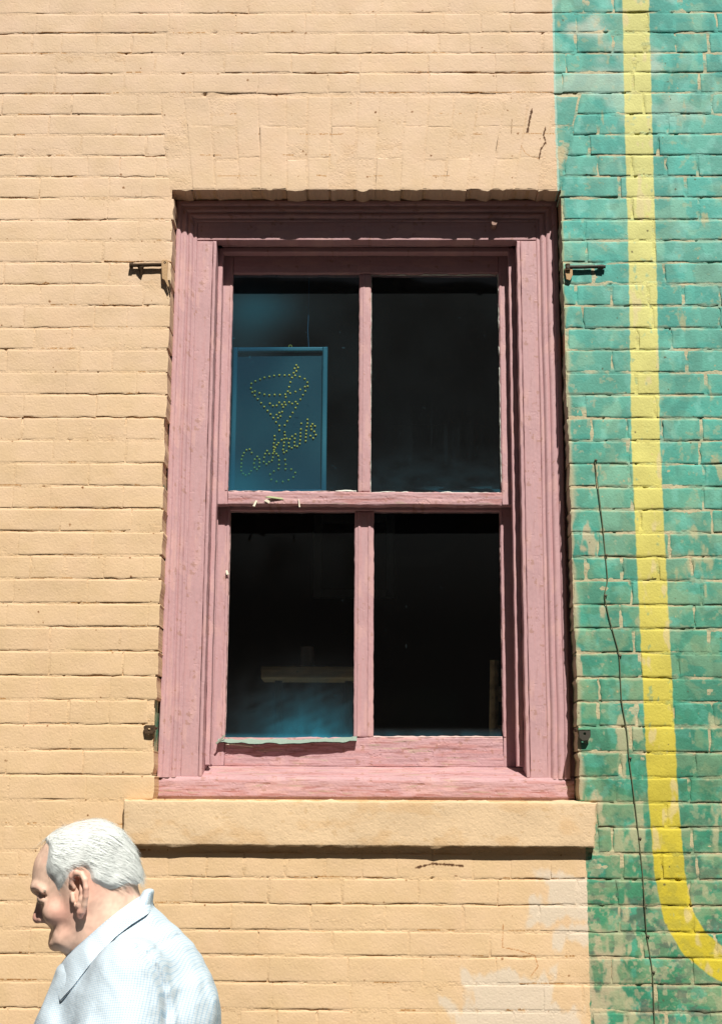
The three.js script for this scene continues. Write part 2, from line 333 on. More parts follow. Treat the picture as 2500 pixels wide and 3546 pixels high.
  for (let k = 0; k < 90; k++) pits.push([lerp(0.57, 1.1, rand()), bedY(Math.floor(rand() * 46)) + (rand() - 0.5) * 0.003, 0.002 + 0.005 * rand()]);
  pits.push([0.445, 3.94, 0.012], [0.46, 3.941, 0.010], [-0.56, 3.876, 0.006], [1.0, 2.28, 0.012]);
  const ys = new Set(), xs = [];
  for (let k = -15; k < 59; k++) { const y = bedY(k); for (const d of [-0.0075, -0.0045, -0.0015, 0.0015, 0.0045, 0.0075, COURSE * 0.3, COURSE * 0.5, COURSE * 0.7]) ys.add(y + d); }
  let Y = [...ys].filter((y) => y > 0 && y < WALL.y1).concat([OPEN.y0, OPEN.y1]).sort((a, b) => a - b).filter((y, i, A) => !i || y - A[i - 1] > 4e-4 || y === OPEN.y0 || y === OPEN.y1);
  for (let x = WALL.x0; x < WALL.x1;) { xs.push(x); x += x > -1.3 && x < 1.15 ? 0.0055 : 0.05; }
  const X = xs.filter((x) => Math.abs(x - OPEN.x0) > 0.002 && Math.abs(x - OPEN.x1) > 0.002).concat([OPEN.x0 - 0.003, OPEN.x1 + 0.003, WALL.x1]).sort((a, b) => a - b);
  const nx = X.length, P = [], T = [], I = [];
  for (const y of Y) {
    const k = Math.round((TOPJ - y) / COURSE), bed = Math.abs(y - bedY(k)) < 0.0085;
    for (const x of X) {
      const green = x > boundary(y), inArch = y > OPEN.y1 && y < ARCH_TOP && x > archL(y) && x < archR(y);
      let z = inArch ? -0.0002 + 0.0016 * fbm(x * 40, y * 25, 2) : green ? (bed ? -0.0028 + 0.0046 * fbm(x * 11, k * 13.7, 3) : -0.0030 + 0.005 * fbm(x * 20, y * 20, 2)) : bed ? -0.0014 + 0.0062 * fbm(x * 6.5, k * 13.7 + 2, 3) : 0.0 + 0.0016 * fbm(x * 15, y * 15 + 3, 2);
      z += 0.0008 * N(x * 150, y * 150);
      z = Math.min(z, green ? -0.0001 : -0.0005) + 0.0014 * (N(x * 8, y * 12.8) + 0.28 * N(x * 24, y * 24));
      for (const [px, py, r] of pits) if (Math.abs(x - px) < r * 2 && Math.abs(y - py) < r * 1.6) z -= 0.007 * S2(1.3, 0.5, Math.hypot((x - px) / r, (y - py) / r) * 0.8);
      P.push(x, y, z); T.push(x, y);
    }
  }
  for (let j = 0; j + 1 < Y.length; j++) for (let i = 0; i + 1 < nx; i++) {
    const cx = (X[i] + X[i + 1]) / 2, cy = (Y[j] + Y[j + 1]) / 2;
    if (cx > OPEN.x0 - 0.003 && cx < openR(cy) + 0.001 && cy > OPEN.y0 && cy < OPEN.y1) continue;
    const a = j * nx + i, b = a + 1, c = a + nx, d = c + 1; I.push(a, b, d, a, d, c);
  }
  const g = new THREE.BufferGeometry();
  g.setAttribute('position', new THREE.Float32BufferAttribute(P, 3)); g.setAttribute('uv', new THREE.Float32BufferAttribute(T, 2)); g.setIndex(I); g.computeVertexNormals();
  mesh('mortar', g, M.mortar, wall);

  // what stands behind the face of the wall, with the mortar of the reveals
  const sh = new THREE.Shape([[WALL.x0, 0], [WALL.x1, 0], [WALL.x1, WALL.y1], [WALL.x0, WALL.y1]].map((p) => new THREE.Vector2(...p)));
  sh.holes.push(new THREE.Path([[OPEN.x0 - 0.004, OPEN.y0 - 0.1], [OPEN.x0 - 0.004, OPEN.y1 + 0.004], [OPEN.x1 + 0.003, OPEN.y1 + 0.004], [0.574, OPEN.y0], [0.574, OPEN.y0 - 0.1]].map((p) => new THREE.Vector2(...p))));
  const back = new THREE.ExtrudeGeometry(sh, { depth: 0.32, bevelEnabled: false });
  back.translate(0, 0, -0.34);
  mesh('inner_leaf', back, M.mortar, wall);

  // stone sill under the window
  const stone = slab({ xl0: SILL.x0 + 0.004, xr0: SILL.x1 - 0.010, xl1: SILL.x0, xr1: SILL.x1, y0: SILL.y0, y1: SILL.y1, z1: 0.031, z0: -0.33, nx: 90, ny: 8, r: 0.006, drop: 0.9, wob: 0.0016, edge: 0.0042, freq: 9, seed: 4, at: [0, 1.62, 0] });
  const stoneMap = tex(1024, 256, (u, v, c) => { const a = tile(u, v, 4, 5, 2, 1), b = tile(u, v, 70, 3, 2, 1), k = 1 + 0.10 * a + 0.08 * b; c[0] = 0.60 * k; c[1] = 0.44 * k; c[2] = 0.275 * k; mixc(c, 0.52, 0.31, 0.13, 0.35 * S2(0.05, 0.4, tile(u + 0.3, v, 9, 4, 2, 1))); mixc(c, 0.44, 0.28, 0.13, 0.35 * S2(0.4, 0.5, tile(u, v + 0.4, 34, 3, 2, 1))); });
  stoneMap.repeat.set(0.7, 2.4);
  M.stone = std({ map: stoneMap, bumpMap: wallBump, bumpScale: 0.0022, roughness: 0.88 });
  mesh('stone_sill', stone, M.stone, wall, 'long peach painted stone sill under the window').position.set(0, 1.62, 0);
}

// ---------------------------------------------------------------- the window
const pinkC = (u, v, c, weather) => {
  const g = tile(u, v, 60, 3), b = tile(u, v, 4, 4), s = tile(u, v, 5, 5, 1, 9), k = 1 + 0.08 * b + 0.07 * g + (weather ? 0.18 : 0.05) * s;
  c[0] = 0.45 * k; c[1] = 0.268 * k; c[2] = 0.283 * k;
  mixc(c, 0.40, 0.18, 0.17, (weather ? 0.65 : 0.18) * S2(0.05, 0.4, s + 0.4 * b));
  mixc(c, 0.55, 0.33, 0.31, 0.5 * S2(0.1, 0.45, tile(u + 0.4, v, 7, 4, 1, 3)));
  if (weather) { mixc(c, 0.28, 0.09, 0.07, 0.6 * S2(0.28, 0.5, tile(u + 0.2, v, 4, 5, 1, 14))); mixc(c, 0.36, 0.30, 0.20, 0.5 * S2(0.36, 0.5, tile(u + 0.7, v + 0.2, 6, 4, 1, 8))); }
  mixc(c, 0.30, 0.15, 0.10, 0.5 * S2(0.42, 0.5, tile(u, v + 0.5, 26, 4)));
  mixc(c, 0.27, 0.12, 0.11, (weather ? 0.5 : 0.2) * S2(0.38, 0.46, tile(u + 0.15, v + 0.3, 7, 5, 1, 7)));
};
const pinkMap = tex(512, 512, (u, v, c) => pinkC(u, v, c, false)), pinkWeatherMap = tex(512, 512, (u, v, c) => pinkC(u, v, c, true));
const woodBump = tex(512, 512, (u, v, c) => { c[0] = c[1] = c[2] = 0.5 + 0.5 * tile(u, v, 5, 5, 1, 10) + 0.2 * tile(u, v, 70, 2) - 0.4 * S2(0.38, 0.5, tile(u, v + 0.5, 24, 3)); }, { srgb: false });
for (const t of [pinkMap, pinkWeatherMap, woodBump]) t.repeat.set(1 / 0.45, 1 / 0.45);
M.pink = std({ map: pinkMap, bumpMap: woodBump, bumpScale: 0.0008, roughness: 0.62 });
M.pinkWorn = std({ map: pinkWeatherMap, bumpMap: woodBump, bumpScale: 0.0024, roughness: 0.75 });
M.pink.name = 'pink_paint'; M.pinkWorn.name = 'weathered_pink_paint';
const win = thing('sash_window', 'tall dusty pink wooden sash window with four dark panes set in the brick wall', 'window', [0, 0, 0]);
tag(win, null, null, null, 'thing');
const IN = { x0: -0.521, x1: 0.428, y0: 1.75, y1: 3.424 };
// a strip of constant profile [(a, z)] run along a line; a is measured from the outer edge inwards
function moulding(profile, side, mitre, y0, y1) {
  const n = 70, m = profile.length - 1;
  return gridMesh(m, n, (i, j, ii) => {
    const [a, z0] = profile[ii], wob = 0.0009 * N(j * 46 + ii, ii * 2.7 + side * 9) + 0.0012 * N(j * 7, side * 5);
    const z = z0 + wob;
    if (side === 0) return [OPEN.x0 + a + 0.0015 * N(j * 9, 3), lerp(y0, y1 - (mitre ? a : 0), j), z, lerp(y0, y1, j), a + 3.1];
    if (side === 1) return [OPEN.x1 - a + 0.0015 * N(j * 9, 8), lerp(y1 - (mitre ? a : 0), y0, j), z, lerp(y1, y0, j), a + 1.7];
    return [lerp(OPEN.x0 + a, OPEN.x1 - a, j), OPEN.y1 - a, z, lerp(OPEN.x0, OPEN.x1, j), a + 2.2];
  });
}
{
  const band = [[-0.018, -0.102], [0.0, -0.101], [0.0, -0.083], [0.003, -0.079], [0.013, -0.079], [0.0165, -0.0835], [0.018, -0.0865], [0.026, -0.084], [0.033, -0.0845], [0.0365, -0.0895], [0.0385, -0.092], [0.0415, -0.0885], [0.047, -0.087], [0.052, -0.089], [0.055, -0.0945], [0.057, -0.097], [0.061, -0.0945], [0.066, -0.0955], [0.068, -0.1], [0.068, -0.14]];
  const labels = ['', '', ''];
  for (const s of [0, 1, 2]) mesh('moulding', moulding(band, s, s < 2, IN.y0 - 0.002, OPEN.y1), M.pink, win);
  const board = (name, o, m = M.pink, label) => mesh(name, slab({ nx: 3, ny: 3, r: 0.003, wob: 0.0006, edge: 0.0007, freq: 6, ...o }), m, win, label);
  // flat casing boards, each with a bead along its inner edge
  for (const s of [0, 1]) {
    const X = (a) => (s ? OPEN.x1 - a : OPEN.x0 + a), [p, q] = s ? [X(0.117), X(0.0665)] : [X(0.0665), X(0.117)];
    board('casing_board', { xl0: p, xr0: q, y0: IN.y0, y1: IN.y1 - 0.001, z1: -0.0965, z0: -0.14, nx: 2, ny: 60, uv: 'yx', seed: 3 + s });
    const [a, b] = s ? [IN.x1, X(0.1185)] : [X(0.1185), IN.x0];
    board('bead', { xl0: a, xr0: b, y0: IN.y0, y1: IN.y1 - 0.001, z1: -0.094, z0: -0.16, nx: 1, ny: 70, r: 0.005, uv: 'yx', seed: 8 + s, edge: 0.0009 });
    // jamb, blind stop and inner stop
    const [ja, jb] = s ? [IN.x1 + 0.001, 0.579] : [OPEN.x0 + 0.002, IN.x0 - 0.001];
    board('jamb', { xl0: ja, xr0: jb, y0: 1.77, y1: 3.5, z1: -0.145, z0: -0.335, ny: 12, uv: 'yx', seed: 21 + s });
    const [sa, sb] = s ? [0.4065, IN.x1 - 0.0005] : [IN.x0 + 0.0005, -0.5065];
    board('blind_stop', { xl0: sa, xr0: sb, y0: 1.786, y1: IN.y1 - 0.003, z1: -0.15, z0: -0.187, nx: 1, ny: 60, r: 0.0025, uv: 'yx', seed: 31 + s });
    board('parting_bead', { xl0: s ? 0.415 : IN.x0 + 0.0005, xr0: s ? IN.x1 - 0.0005 : -0.508, y0: 1.79, y1: 2.58, z1: -0.224, z0: -0.233, nx: 1, ny: 30, r: 0.002, uv: 'yx', seed: 33 + s });
  }
  board('casing_board', { xl0: OPEN.x0 + 0.0665, xr0: OPEN.x1 - 0.0665, y0: IN.y1 + 0.001, y1: OPEN.y1 - 0.0665, z1: -0.096, z0: -0.14, nx: 50, ny: 2, seed: 5, edge: 0.0012 });
  board('head_jamb', { xl0: OPEN.x0 + 0.14, xr0: OPEN.x1 - 0.14, y0: 3.4255, y1: 3.545, z1: -0.145, z0: -0.335, nx: 8, seed: 6 });
  board('blind_stop', { xl0: -0.506, xr0: 0.406, y0: 3.408, y1: 3.424, z1: -0.151, z0: -0.186, nx: 20, r: 0.0025, seed: 7 });
  // sloped wooden sill
  const prof = [[-0.335, 1.797], [-0.245, 1.788], [-0.17, 1.7715], [-0.1, 1.7535], [-0.091, 1.7495], [-0.0865, 1.743], [-0.0855, 1.735], [-0.0862, 1.70], [-0.088, 1.6855], [-0.335, 1.6855]].reverse();
  const ws = gridMesh(120, prof.length - 1, (i, j, ii, jj) => { const [z, y] = prof[jj], x = lerp(-0.6485, 0.5655, i); return [x, y + 0.0016 * fbm(x * 16, jj * 3, 3) * (jj > 1 ? 1 : 0), z + 0.0035 * fbm(x * 12 + 4, jj * 2.1, 3), x, y * 1.0 - z * 0.6]; });
  mesh('wooden_sill', ws, M.pinkWorn, win, 'weathered pink wooden sill with cracked grain along the foot of the window');
  // a short pin in the head board
  const peg = new THREE.CylinderGeometry(0.0085, 0.01, 0.036, 14, 2).rotateX(Math.PI / 2);
  { const p = peg.attributes.position; for (let i = 0; i < p.count; i++) p.setXY(i, p.getX(i) * (1 + 0.12 * N(i * 1.7, 2)), p.getY(i) * (1 + 0.12 * N(i * 2.3, 5))); peg.computeVertexNormals(); }
  mesh('peg', peg, std({ color: new THREE.Color(0.32, 0.2, 0.16) }), win, 'short round peg sticking out of the head board').position.set(0.356, 3.47, -0.081);

  // sashes
  const sash = (name, z, o) => {
    const s = sub(name, win), th = 0.038, b = (n, q, m = M.pink, l) => mesh(n, slab({ nx: 2, ny: 2, r: 0.003, wob: 0.0006, edge: 0.0008, freq: 7, z1: z, z0: z - th, ...q }), m, s, l);
    b('stile', { xl0: -0.5185, xr0: o.gl, y0: o.y0, y1: o.y1, ny: 60, uv: 'yx', seed: o.seed, edge: 0.0008 });
    b('stile', { xl0: o.gr, xr0: 0.4255, y0: o.y0, y1: o.y1, ny: 60, uv: 'yx', seed: o.seed + 1, edge: 0.0008 });
    b('top_rail', { xl0: o.gl + 0.0005, xr0: o.gr - 0.0005, y0: o.gt, y1: o.y1, nx: 50, seed: o.seed + 2 });
    b('bottom_rail', { xl0: o.gl + 0.0005, xr0: o.gr - 0.0005, y0: o.y0, y1: o.gb, nx: 90, ny: 4, seed: o.seed + 3, wob: o.worn ? 0.0016 : 0.0012, edge: 0.0018, z1: z + (o.worn ? 0 : 0.002) }, M.pinkWorn);
    b('muntin', { xl0: o.ml, xr0: o.mr, y0: o.gb + 0.0005, y1: o.gt - 0.0005, ny: 60, uv: 'yx', z1: z - 0.003, z0: z - 0.03, seed: o.seed + 4, r: 0.007, drop: 0.6, edge: 0.0007 });
    return s;
  };
  const up = sash('upper_sash', -0.19, { y0: 2.588, y1: 3.42, gl: -0.4765, gr: 0.3775, gt: 3.3515, gb: 2.628, ml: -0.0695, mr: -0.0315, seed: 40 });
  const low = sash('lower_sash', -0.236, { y0: 1.786, y1: 2.632, gl: -0.4725, gr: 0.3745, gt: 2.578, gb: 1.8725, ml: -0.0805, mr: -0.0205, seed: 60, worn: true });
  // raised fillets along the lower muntin and the stiles
  for (const [x, w, y0, y1, z, s] of [[-0.0665, 0.008, 1.876, 2.575, -0.2365, low], [-0.0345, 0.008, 1.876, 2.575, -0.2365, low], [-0.055, 0.006, 2.632, 3.349, -0.1915, up], [0.3795, 0.007, 1.876, 2.575, -0.2345, low], [0.383, 0.007, 2.632, 3.349, -0.1885, up], [-0.482, 0.007, 2.632, 3.349, -0.1885, up], [-0.478, 0.007, 1.876, 2.575, -0.2345, low]])
    mesh('fillet', slab({ xl0: x - w / 2, xr0: x + w / 2, y0, y1, z1: z, z0: z - 0.006, nx: 1, ny: 50, r: 0.002, wob: 0.0005, edge: 0.0009, uv: 'yx', seed: x * 50, freq: 9 }), M.pink, s);

  // panes, each with its own film of dust
  const pane = (s, name, x0, x1, y0, y1, z, dust, label) => {
    const W = 320, H = 512, d = new Float32Array(W * H);
    for (let j = 0; j < H; j++) for (let i = 0; i < W; i++) d[j * W + i] = clamp(dust((i + 0.5) / W, (j + 0.5) / H), 0, 0.9);
    const at = (u, v) => d[Math.min(H - 1, Math.floor(v * H)) * W + Math.min(W - 1, Math.floor(u * W))];
    const tf = new Float32Array(W * H * 4); for (let i = 0; i < W * H; i++) { tf[i * 4] = tf[i * 4 + 1] = tf[i * 4 + 2] = 1 - d[i]; tf[i * 4 + 3] = 1; }
    const tm = new THREE.DataTexture(tf, W, H, THREE.RGBAFormat, THREE.FloatType); tm.magFilter = THREE.LinearFilter; tm.needsUpdate = true;
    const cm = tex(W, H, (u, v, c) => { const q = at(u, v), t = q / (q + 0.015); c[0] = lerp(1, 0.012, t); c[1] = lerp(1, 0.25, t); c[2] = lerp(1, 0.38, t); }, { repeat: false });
    const m = new THREE.MeshPhysicalMaterial({ map: cm, transmission: 1, transmissionMap: tm, thickness: 0, roughness: 0.03, ior: 1.5, metalness: 0 });
    m.name = 'window_glass';
    const g = gridMesh(12, 16, (u, v) => [lerp(x0, x1, u), lerp(y0, y1, v), z + 0.0006 * N(u * 3 + x0 * 9, v * 3 + y0), u, v]);
    return mesh(name, g, m, s, label);
  };
  const G = (u, v, cu, cv, su, sv) => Math.exp(-Math.pow((u - cu) / su, 2) - Math.pow((v - cv) / sv, 2));
  const spots = (u, v, s) => 0.5 * S2(0.5, 0.62, fbm(u * 38 + s, v * 70 + s, 2)) * S2(0.1, 0.3, fbm(u * 5 + s, v * 5, 2));
  pane(up, 'pane', -0.482, -0.064, 2.622, 3.357, -0.206, (u, v) => 0.014 + 0.008 * fbm(u * 4, v * 6, 3) + 0.10 * G(u, v, 0.22, 0.84, 0.25, 0.09) + 0.05 * G(u, v, 0.1, 0.75, 0.2, 0.2) + 0.16 * G(u, v, 0.08, 0.03, 0.2, 0.12) + 0.10 * G(u, v, 0.35, 0, 0.4, 0.12) + spots(u, v, 3) * 0.2, 'dusty pane with a pale bluish haze');
  pane(up, 'pane', -0.037, 0.383, 2.622, 3.357, -0.206, (u, v) => 0.009 + 0.004 * fbm(u * 4, v * 6 + 9, 3) + 0.05 * S2(0.25, 0, v) * (0.5 + 0.5 * fbm(u * 9, v * 30, 3)) + 0.12 * S2(0.1, 0.35, fbm(u * 6, v * 60 + 3, 3)) * S2(0.05, 0.02, v) * S2(0.3, 0.6, u) + 0.010 * S2(0.55, 0.1, v) * S2(0.1, 0.4, fbm(u * 26, v * 4 + 2, 3)) * G(u, v, 0.5, 0.2, 0.25, 0.4) + spots(u, v, 8) * 0.1, 'dark pane with faint streaks of dust at its foot');
  pane(low, 'pane', -0.478, -0.075, 1.868, 2.583, -0.252, (u, v) => 0.0015 + 0.006 * S2(0.55, 1, v) * (0.6 + fbm(u * 5, v * 5, 2)) + 0.50 * Math.exp(-1.65 * (Math.hypot((u - 0.64) / 0.42, (v + 0.02) / 0.17) ** 1.5)) * (0.85 + 0.5 * fbm(u * 14, v * 9, 3) + 0.28 * N((u + v * 0.5) * 7, (v - u * 0.25) * 46) * S2(0.0, 0.1, v)) + 0.25 * S2(0.03, 0, v) + spots(u, v, 13) * 0.08, 'dark pane with a blue bloom of dust over its foot');
  pane(low, 'pane', -0.0255, 0.380, 1.868, 2.583, -0.252, (u, v) => 0.002 + 0.004 * S2(0.45, 1, v) + 0.16 * S2(0.055, 0, v) * (0.7 + 0.6 * fbm(u * 14, v * 9, 3)) + spots(u, v, 21) * 0.08, 'almost black pane with a thin line of dust at its foot');

  // crumbling putty round the glass
  M.putty = std({ color: new THREE.Color(0.56, 0.58, 0.53), roughness: 0.95, bumpMap: wallBump, bumpScale: 0.002 });
  M.puttyPink = std({ color: new THREE.Color(0.52, 0.36, 0.34), roughness: 0.95, bumpMap: wallBump, bumpScale: 0.002 });
  const putty = (s, ax, ay, bx, by, w, z, out, m, seed, gap = -0.6) => {
    const n = Math.ceil(Math.hypot(bx - ax, by - ay) / 0.006), horiz = Math.abs(bx - ax) > Math.abs(by - ay);
    const g = gridMesh(4, n, (i, j, ii) => {
      const keep = S2(gap, gap + 0.25, fbm(j * n * 0.13, seed * 3.1, 3)), a = (i - 0.5) * w * (0.55 + 0.45 * keep + 0.35 * N(j * n * 0.4, seed)), h = Math.sin(Math.PI * i) * out * keep * (0.8 + 0.4 * N(j * n * 0.6, seed + 3)) - (1 - keep) * 0.004;
      return horiz ? [lerp(ax, bx, j), lerp(ay, by, j) - a, z + h] : [lerp(ax, bx, j) + a, lerp(ay, by, j), z + h];
    });
    mesh('putty', g, m, s);
  };
  putty(up, 0.3765, 2.63, 0.3765, 3.35, 0.0042, -0.2, 0.008, M.putty, 1, -0.25);
  putty(up, -0.031, 2.63, -0.031, 3.35, 0.0026, -0.2, 0.009, M.putty, 2, 0.0);
  putty(up, -0.027, 2.630, 0.37, 2.630, 0.005, -0.2, 0.009, M.putty, 3, 0.0);
  putty(up, -0.47, 2.630, -0.075, 2.630, 0.007, -0.2, 0.011, M.puttyPink, 4, -0.4);
  putty(up, -0.14, 2.632, -0.076, 2.632, 0.008, -0.2, 0.010, M.putty, 5, -0.9);
  putty(up, -0.03, 3.349, 0.37, 3.349, 0.004, -0.2, 0.008, M.putty, 6, -0.1);
  putty(low, -0.02, 1.874, 0.372, 1.876, 0.008, -0.247, 0.010, M.puttyPink, 7, -0.9);
  putty(low, -0.4715, 1.89, -0.4715, 2.57, 0.0026, -0.247, 0.009, M.puttyPink, 8, -0.1);
  putty(low, 0.3735, 1.89, 0.3735, 2.57, 0.0026, -0.247, 0.009, M.puttyPink, 9, 0.1);
  // the loose strip under the lower left pane stands off the rail
  const loose = gridMesh(40, 4, (i, j) => { const x = lerp(-0.492, -0.07, i), y = 1.862 + 0.006 * i - 0.010 * Math.sin(i * 3.1) * 0.5 + lerp(-0.008, 0.011, j) * (0.8 + 0.35 * N(i * 22, j * 2)); return [x, y, -0.212 - 0.033 * j + 0.003 * N(i * 17, j * 3) + 0.006 * Math.sin(i * 3.1)]; });
  const back = loose.clone(); back.translate(0, -0.002, -0.004);
  mesh('putty_strip', mergeGeometries([loose, back]), std({ color: new THREE.Color(0.21, 0.28, 0.235), roughness: 0.9, bumpMap: wallBump, bumpScale: 0.004, side: THREE.DoubleSide }), low, 'loose grey green putty strip standing off the rail under a pane');
  const chip = (s, x, y, z, w, h, turn, m) => { const c = slab({ xl0: -w / 2, xr0: w / 2, xl1: -w * 0.28, xr1: w * 0.42, y0: -h / 2, y1: h / 2, z1: 0.0012, z0: -0.001, nx: 1, ny: 2, r: 0.001, wob: 0.0012, edge: 0.001, freq: 90, seed: x * 90 }); const o = mesh('paint_flake', c, m, s); o.position.set(x, y, z); o.rotation.set(-0.25, 0.2, turn); };
  const flake = std({ color: new THREE.Color(0.62, 0.58, 0.46), roughness: 0.9 });
  chip(up, -0.389, 2.589, -0.181, 0.007, 0.022, -0.35, flake); chip(up, -0.352, 2.597, -0.181, 0.018, 0.008, -0.5, flake); chip(up, -0.253, 2.590, -0.181, 0.004, 0.028, 0.15, flake);
  chip(up, -0.33, 2.608, -0.183, 0.06, 0.007, -0.05, std({ color: new THREE.Color(0.33, 0.36, 0.2), roughness: 0.9 }));
  chip(low, -0.482, 1.865, -0.215, 0.006, 0.038, -0.75, std({ color: new THREE.Color(0.2, 0.22, 0.17), roughness: 0.9 }));
  chip(low, -0.425, 1.848, -0.222, 0.085, 0.005, -0.04, flake);
  chip(low, -0.477, 2.38, -0.228, 0.008, 0.014, 0.2, flake);
}

// ---------------------------------------------------------------- shutter hinges, brackets and the cable
const rustMap = tex(256, 256, (u, v, c) => { const k = tile(u, v, 8, 5); c[0] = 0.06 + 0.06 * k; c[1] = 0.034 + 0.035 * k; c[2] = 0.016 + 0.018 * k; });
rustMap.repeat.set(20, 20);
M.rust = std({ map: rustMap, roughness: 0.9, metalness: 0.2 });
M.peachMetal = std({ map: brickMap, roughness: 0.7 });
M.peachIron = std({ color: new THREE.Color(0.42, 0.27, 0.14), bumpMap: wallBump, bumpScale: 0.002, roughness: 0.8 });
M.greenIron = std({ color: new THREE.Color(0.10, 0.30, 0.17), bumpMap: wallBump, bumpScale: 0.002, roughness: 0.8 });
M.darkIron = std({ color: new THREE.Color(0.035, 0.03, 0.02), roughness: 0.7 });
function rod(a, b, r0, r1 = r0, seg = 12, rough = 0.12) {
  const A = new THREE.Vector3(...a), B = new THREE.Vector3(...b), g = new THREE.CylinderGeometry(r1, r0, A.distanceTo(B), seg, 8), p = g.attributes.position;
  for (let i = 0; i < p.count; i++) { const k = 1 + rough * N(i * 1.31, r0 * 900); p.setX(i, p.getX(i) * k); p.setZ(i, p.getZ(i) * k); }
  g.computeVertexNormals();
  g.applyQuaternion(new THREE.Quaternion().setFromUnitVectors(new THREE.Vector3(0, 1, 0), B.clone().sub(A).normalize())).translate(...A.clone().add(B).multiplyScalar(0.5).toArray());
  return g;
}
const fixture = (name, label, p) => { const o = sub(name, wall, label); o.position.set(...p); return o; };
function plate(pts, depth, holes = []) {
  const s = new THREE.Shape(pts.map((p) => new THREE.Vector2(...p)));
  for (const [x, y, r] of holes) s.holes.push(new THREE.Path().absarc(x, y, r, 0, Math.PI * 2));
  return new THREE.ExtrudeGeometry(s, { depth, bevelEnabled: true, bevelSize: 0.0008, bevelThickness: 0.0008, bevelSegments: 1, curveSegments: 12 });
}
{
  let t = fixture('shutter_hinge', 'rusty hinge bar with a pointed spur on the peach wall beside the window head', [-0.66, 3.298, 0]);
  mesh('bar', mergeGeometries([rod([-0.112, 0, 0.012], [0.0, 0.002, 0.013], 0.0062, 0.0056), rod([-0.114, 0, 0.012], [-0.104, 0, 0.012], 0.0085)]), M.rust, t);
  mesh('spur', rod([-0.08, -0.002, 0.012], [-0.078, -0.034, 0.006], 0.011, 0.001), M.rust, t);
  mesh('strap', plate([[-0.015, 0.012], [-0.012, 0.015], [0.002, 0.015], [0.004, 0.011], [0.003, -0.042], [0.010, -0.07], [0.008, -0.073], [-0.003, -0.05], [-0.011, -0.045]], 0.004, [[-0.005, 0.006, 0.0045]]).translate(0, 0, 0.014), M.peachIron, t, 'bent strap of the hinge painted peach with a hole at its top');
  mesh('pivot', rod([-0.004, 0.004, -0.02], [-0.004, 0.004, 0.0135], 0.005), M.rust, t);
  mesh('rust_run', plate([[0, -0.048], [0.008, -0.046], [0.0135, -0.07], [0.0105, -0.09], [0.006, -0.068]], 0.003).translate(0.002, 0, 0.004), M.rust, t);
  t = fixture('shutter_hinge', 'dark hinge bar on the green wall beside the window head', [0.566, 3.294, 0]);
  mesh('bar', mergeGeometries([rod([0.0, -0.002, 0.011], [0.122, 0.001, 0.009], 0.0056, 0.0052), rod([0.098, 0, 0.0095], [0.116, 0, 0.0095], 0.0068, 0.0075)]), M.darkIron, t);
  mesh('knuckle', rod([0.006, -0.013, 0.012], [0.006, 0.007, 0.012], 0.0075), M.rust, t);
  mesh('plate', plate([[-0.002, -0.006], [0.02, -0.006], [0.02, -0.028], [0.012, -0.044], [0.002, -0.04]], 0.003, [[0.009, -0.02, 0.004]]).translate(0, 0, 0.008), M.peachIron, t);
  mesh('pivot', rod([0.006, -0.003, -0.02], [0.006, -0.003, 0.02], 0.0045), M.darkIron, t);
  t = fixture('shutter_bracket', 'small square iron eye in the peach wall low beside the window', [-0.662, 1.881, 0]);
  mesh('eye', plate([[-0.017, 0.008], [-0.012, 0.012], [0.014, 0.012], [0.016, -0.004], [0.008, -0.012], [-0.013, -0.011]], 0.006, [[-0.002, 0, 0.0052]]).translate(0, 0, 0.007), M.rust, t);
  mesh('shank', rod([0.012, 0.006, -0.03], [0.012, 0.006, 0.01], 0.004), M.rust, t);
  t = fixture('shutter_bracket', 'small bent iron tab with a green top on the wall low beside the window', [0.583, 1.886, 0]);
  mesh('flange', slab({ xl0: -0.016, xr0: 0.019, y0: -0.001, y1: 0.005, z1: 0.022, z0: -0.01, nx: 2, r: 0.0015, wob: 0.0004 }), M.greenIron, t, 'green painted top flange');
  mesh('tab', plate([[-0.014, -0.002], [0.018, -0.002], [0.018, -0.018], [0.011, -0.03], [-0.005, -0.031], [-0.013, -0.022]], 0.003, [[0.002, -0.012, 0.0045]]).translate(0, 0, 0.016), M.darkIron, t);
  mesh('shank', rod([-0.018, 0.002, -0.03], [-0.018, 0.002, 0.02], 0.005), M.rust, t);

  const cp = [[0.639, 2.684], [0.648, 2.577], [0.657, 2.48], [0.662, 2.396], [0.666, 2.323], [0.656, 2.276], [0.667, 2.211], [0.681, 2.155], [0.693, 2.1], [0.696, 1.972], [0.708, 1.883], [0.712, 1.807], [0.724, 1.68], [0.732, 1.583], [0.739, 1.485], [0.742, 1.40], [0.745, 1.317], [0.757, 1.221], [0.758, 1.085], [0.764, 0.95], [0.76, 0.7], [0.77, 0.35], [0.77, 0.02]];
  t = thing('cable', 'thin dark cable hanging down the green brick wall beside the yellow band', 'cable', [0.639, 2.684, 0]);
  const curve = new THREE.CatmullRomCurve3(cp.map(([x, y], i) => new THREE.Vector3(x - 0.639, y - 2.684, 0.0045 + 0.002 * N(i * 2.2, 5))), false, 'catmullrom', 0.3);
  mesh('wire', new THREE.TubeGeometry(curve, 420, 0.0016, 7), std({ color: new THREE.Color(0.10, 0.115, 0.06), roughness: 0.7 }), t);
  const clip = new THREE.SphereGeometry(0.0045, 10, 8).scale(1.1, 0.8, 0.8), cm = std({ color: new THREE.Color(0.09, 0.08, 0.05), roughness: 0.8 });
  for (const i of [0, 3, 5, 8, 11, 13, 15, 16, 17, 19]) mesh('clip', clip, cm, t).position.set(cp[i][0] - 0.639 + 0.003, cp[i][1] - 2.684, 0.004);
}

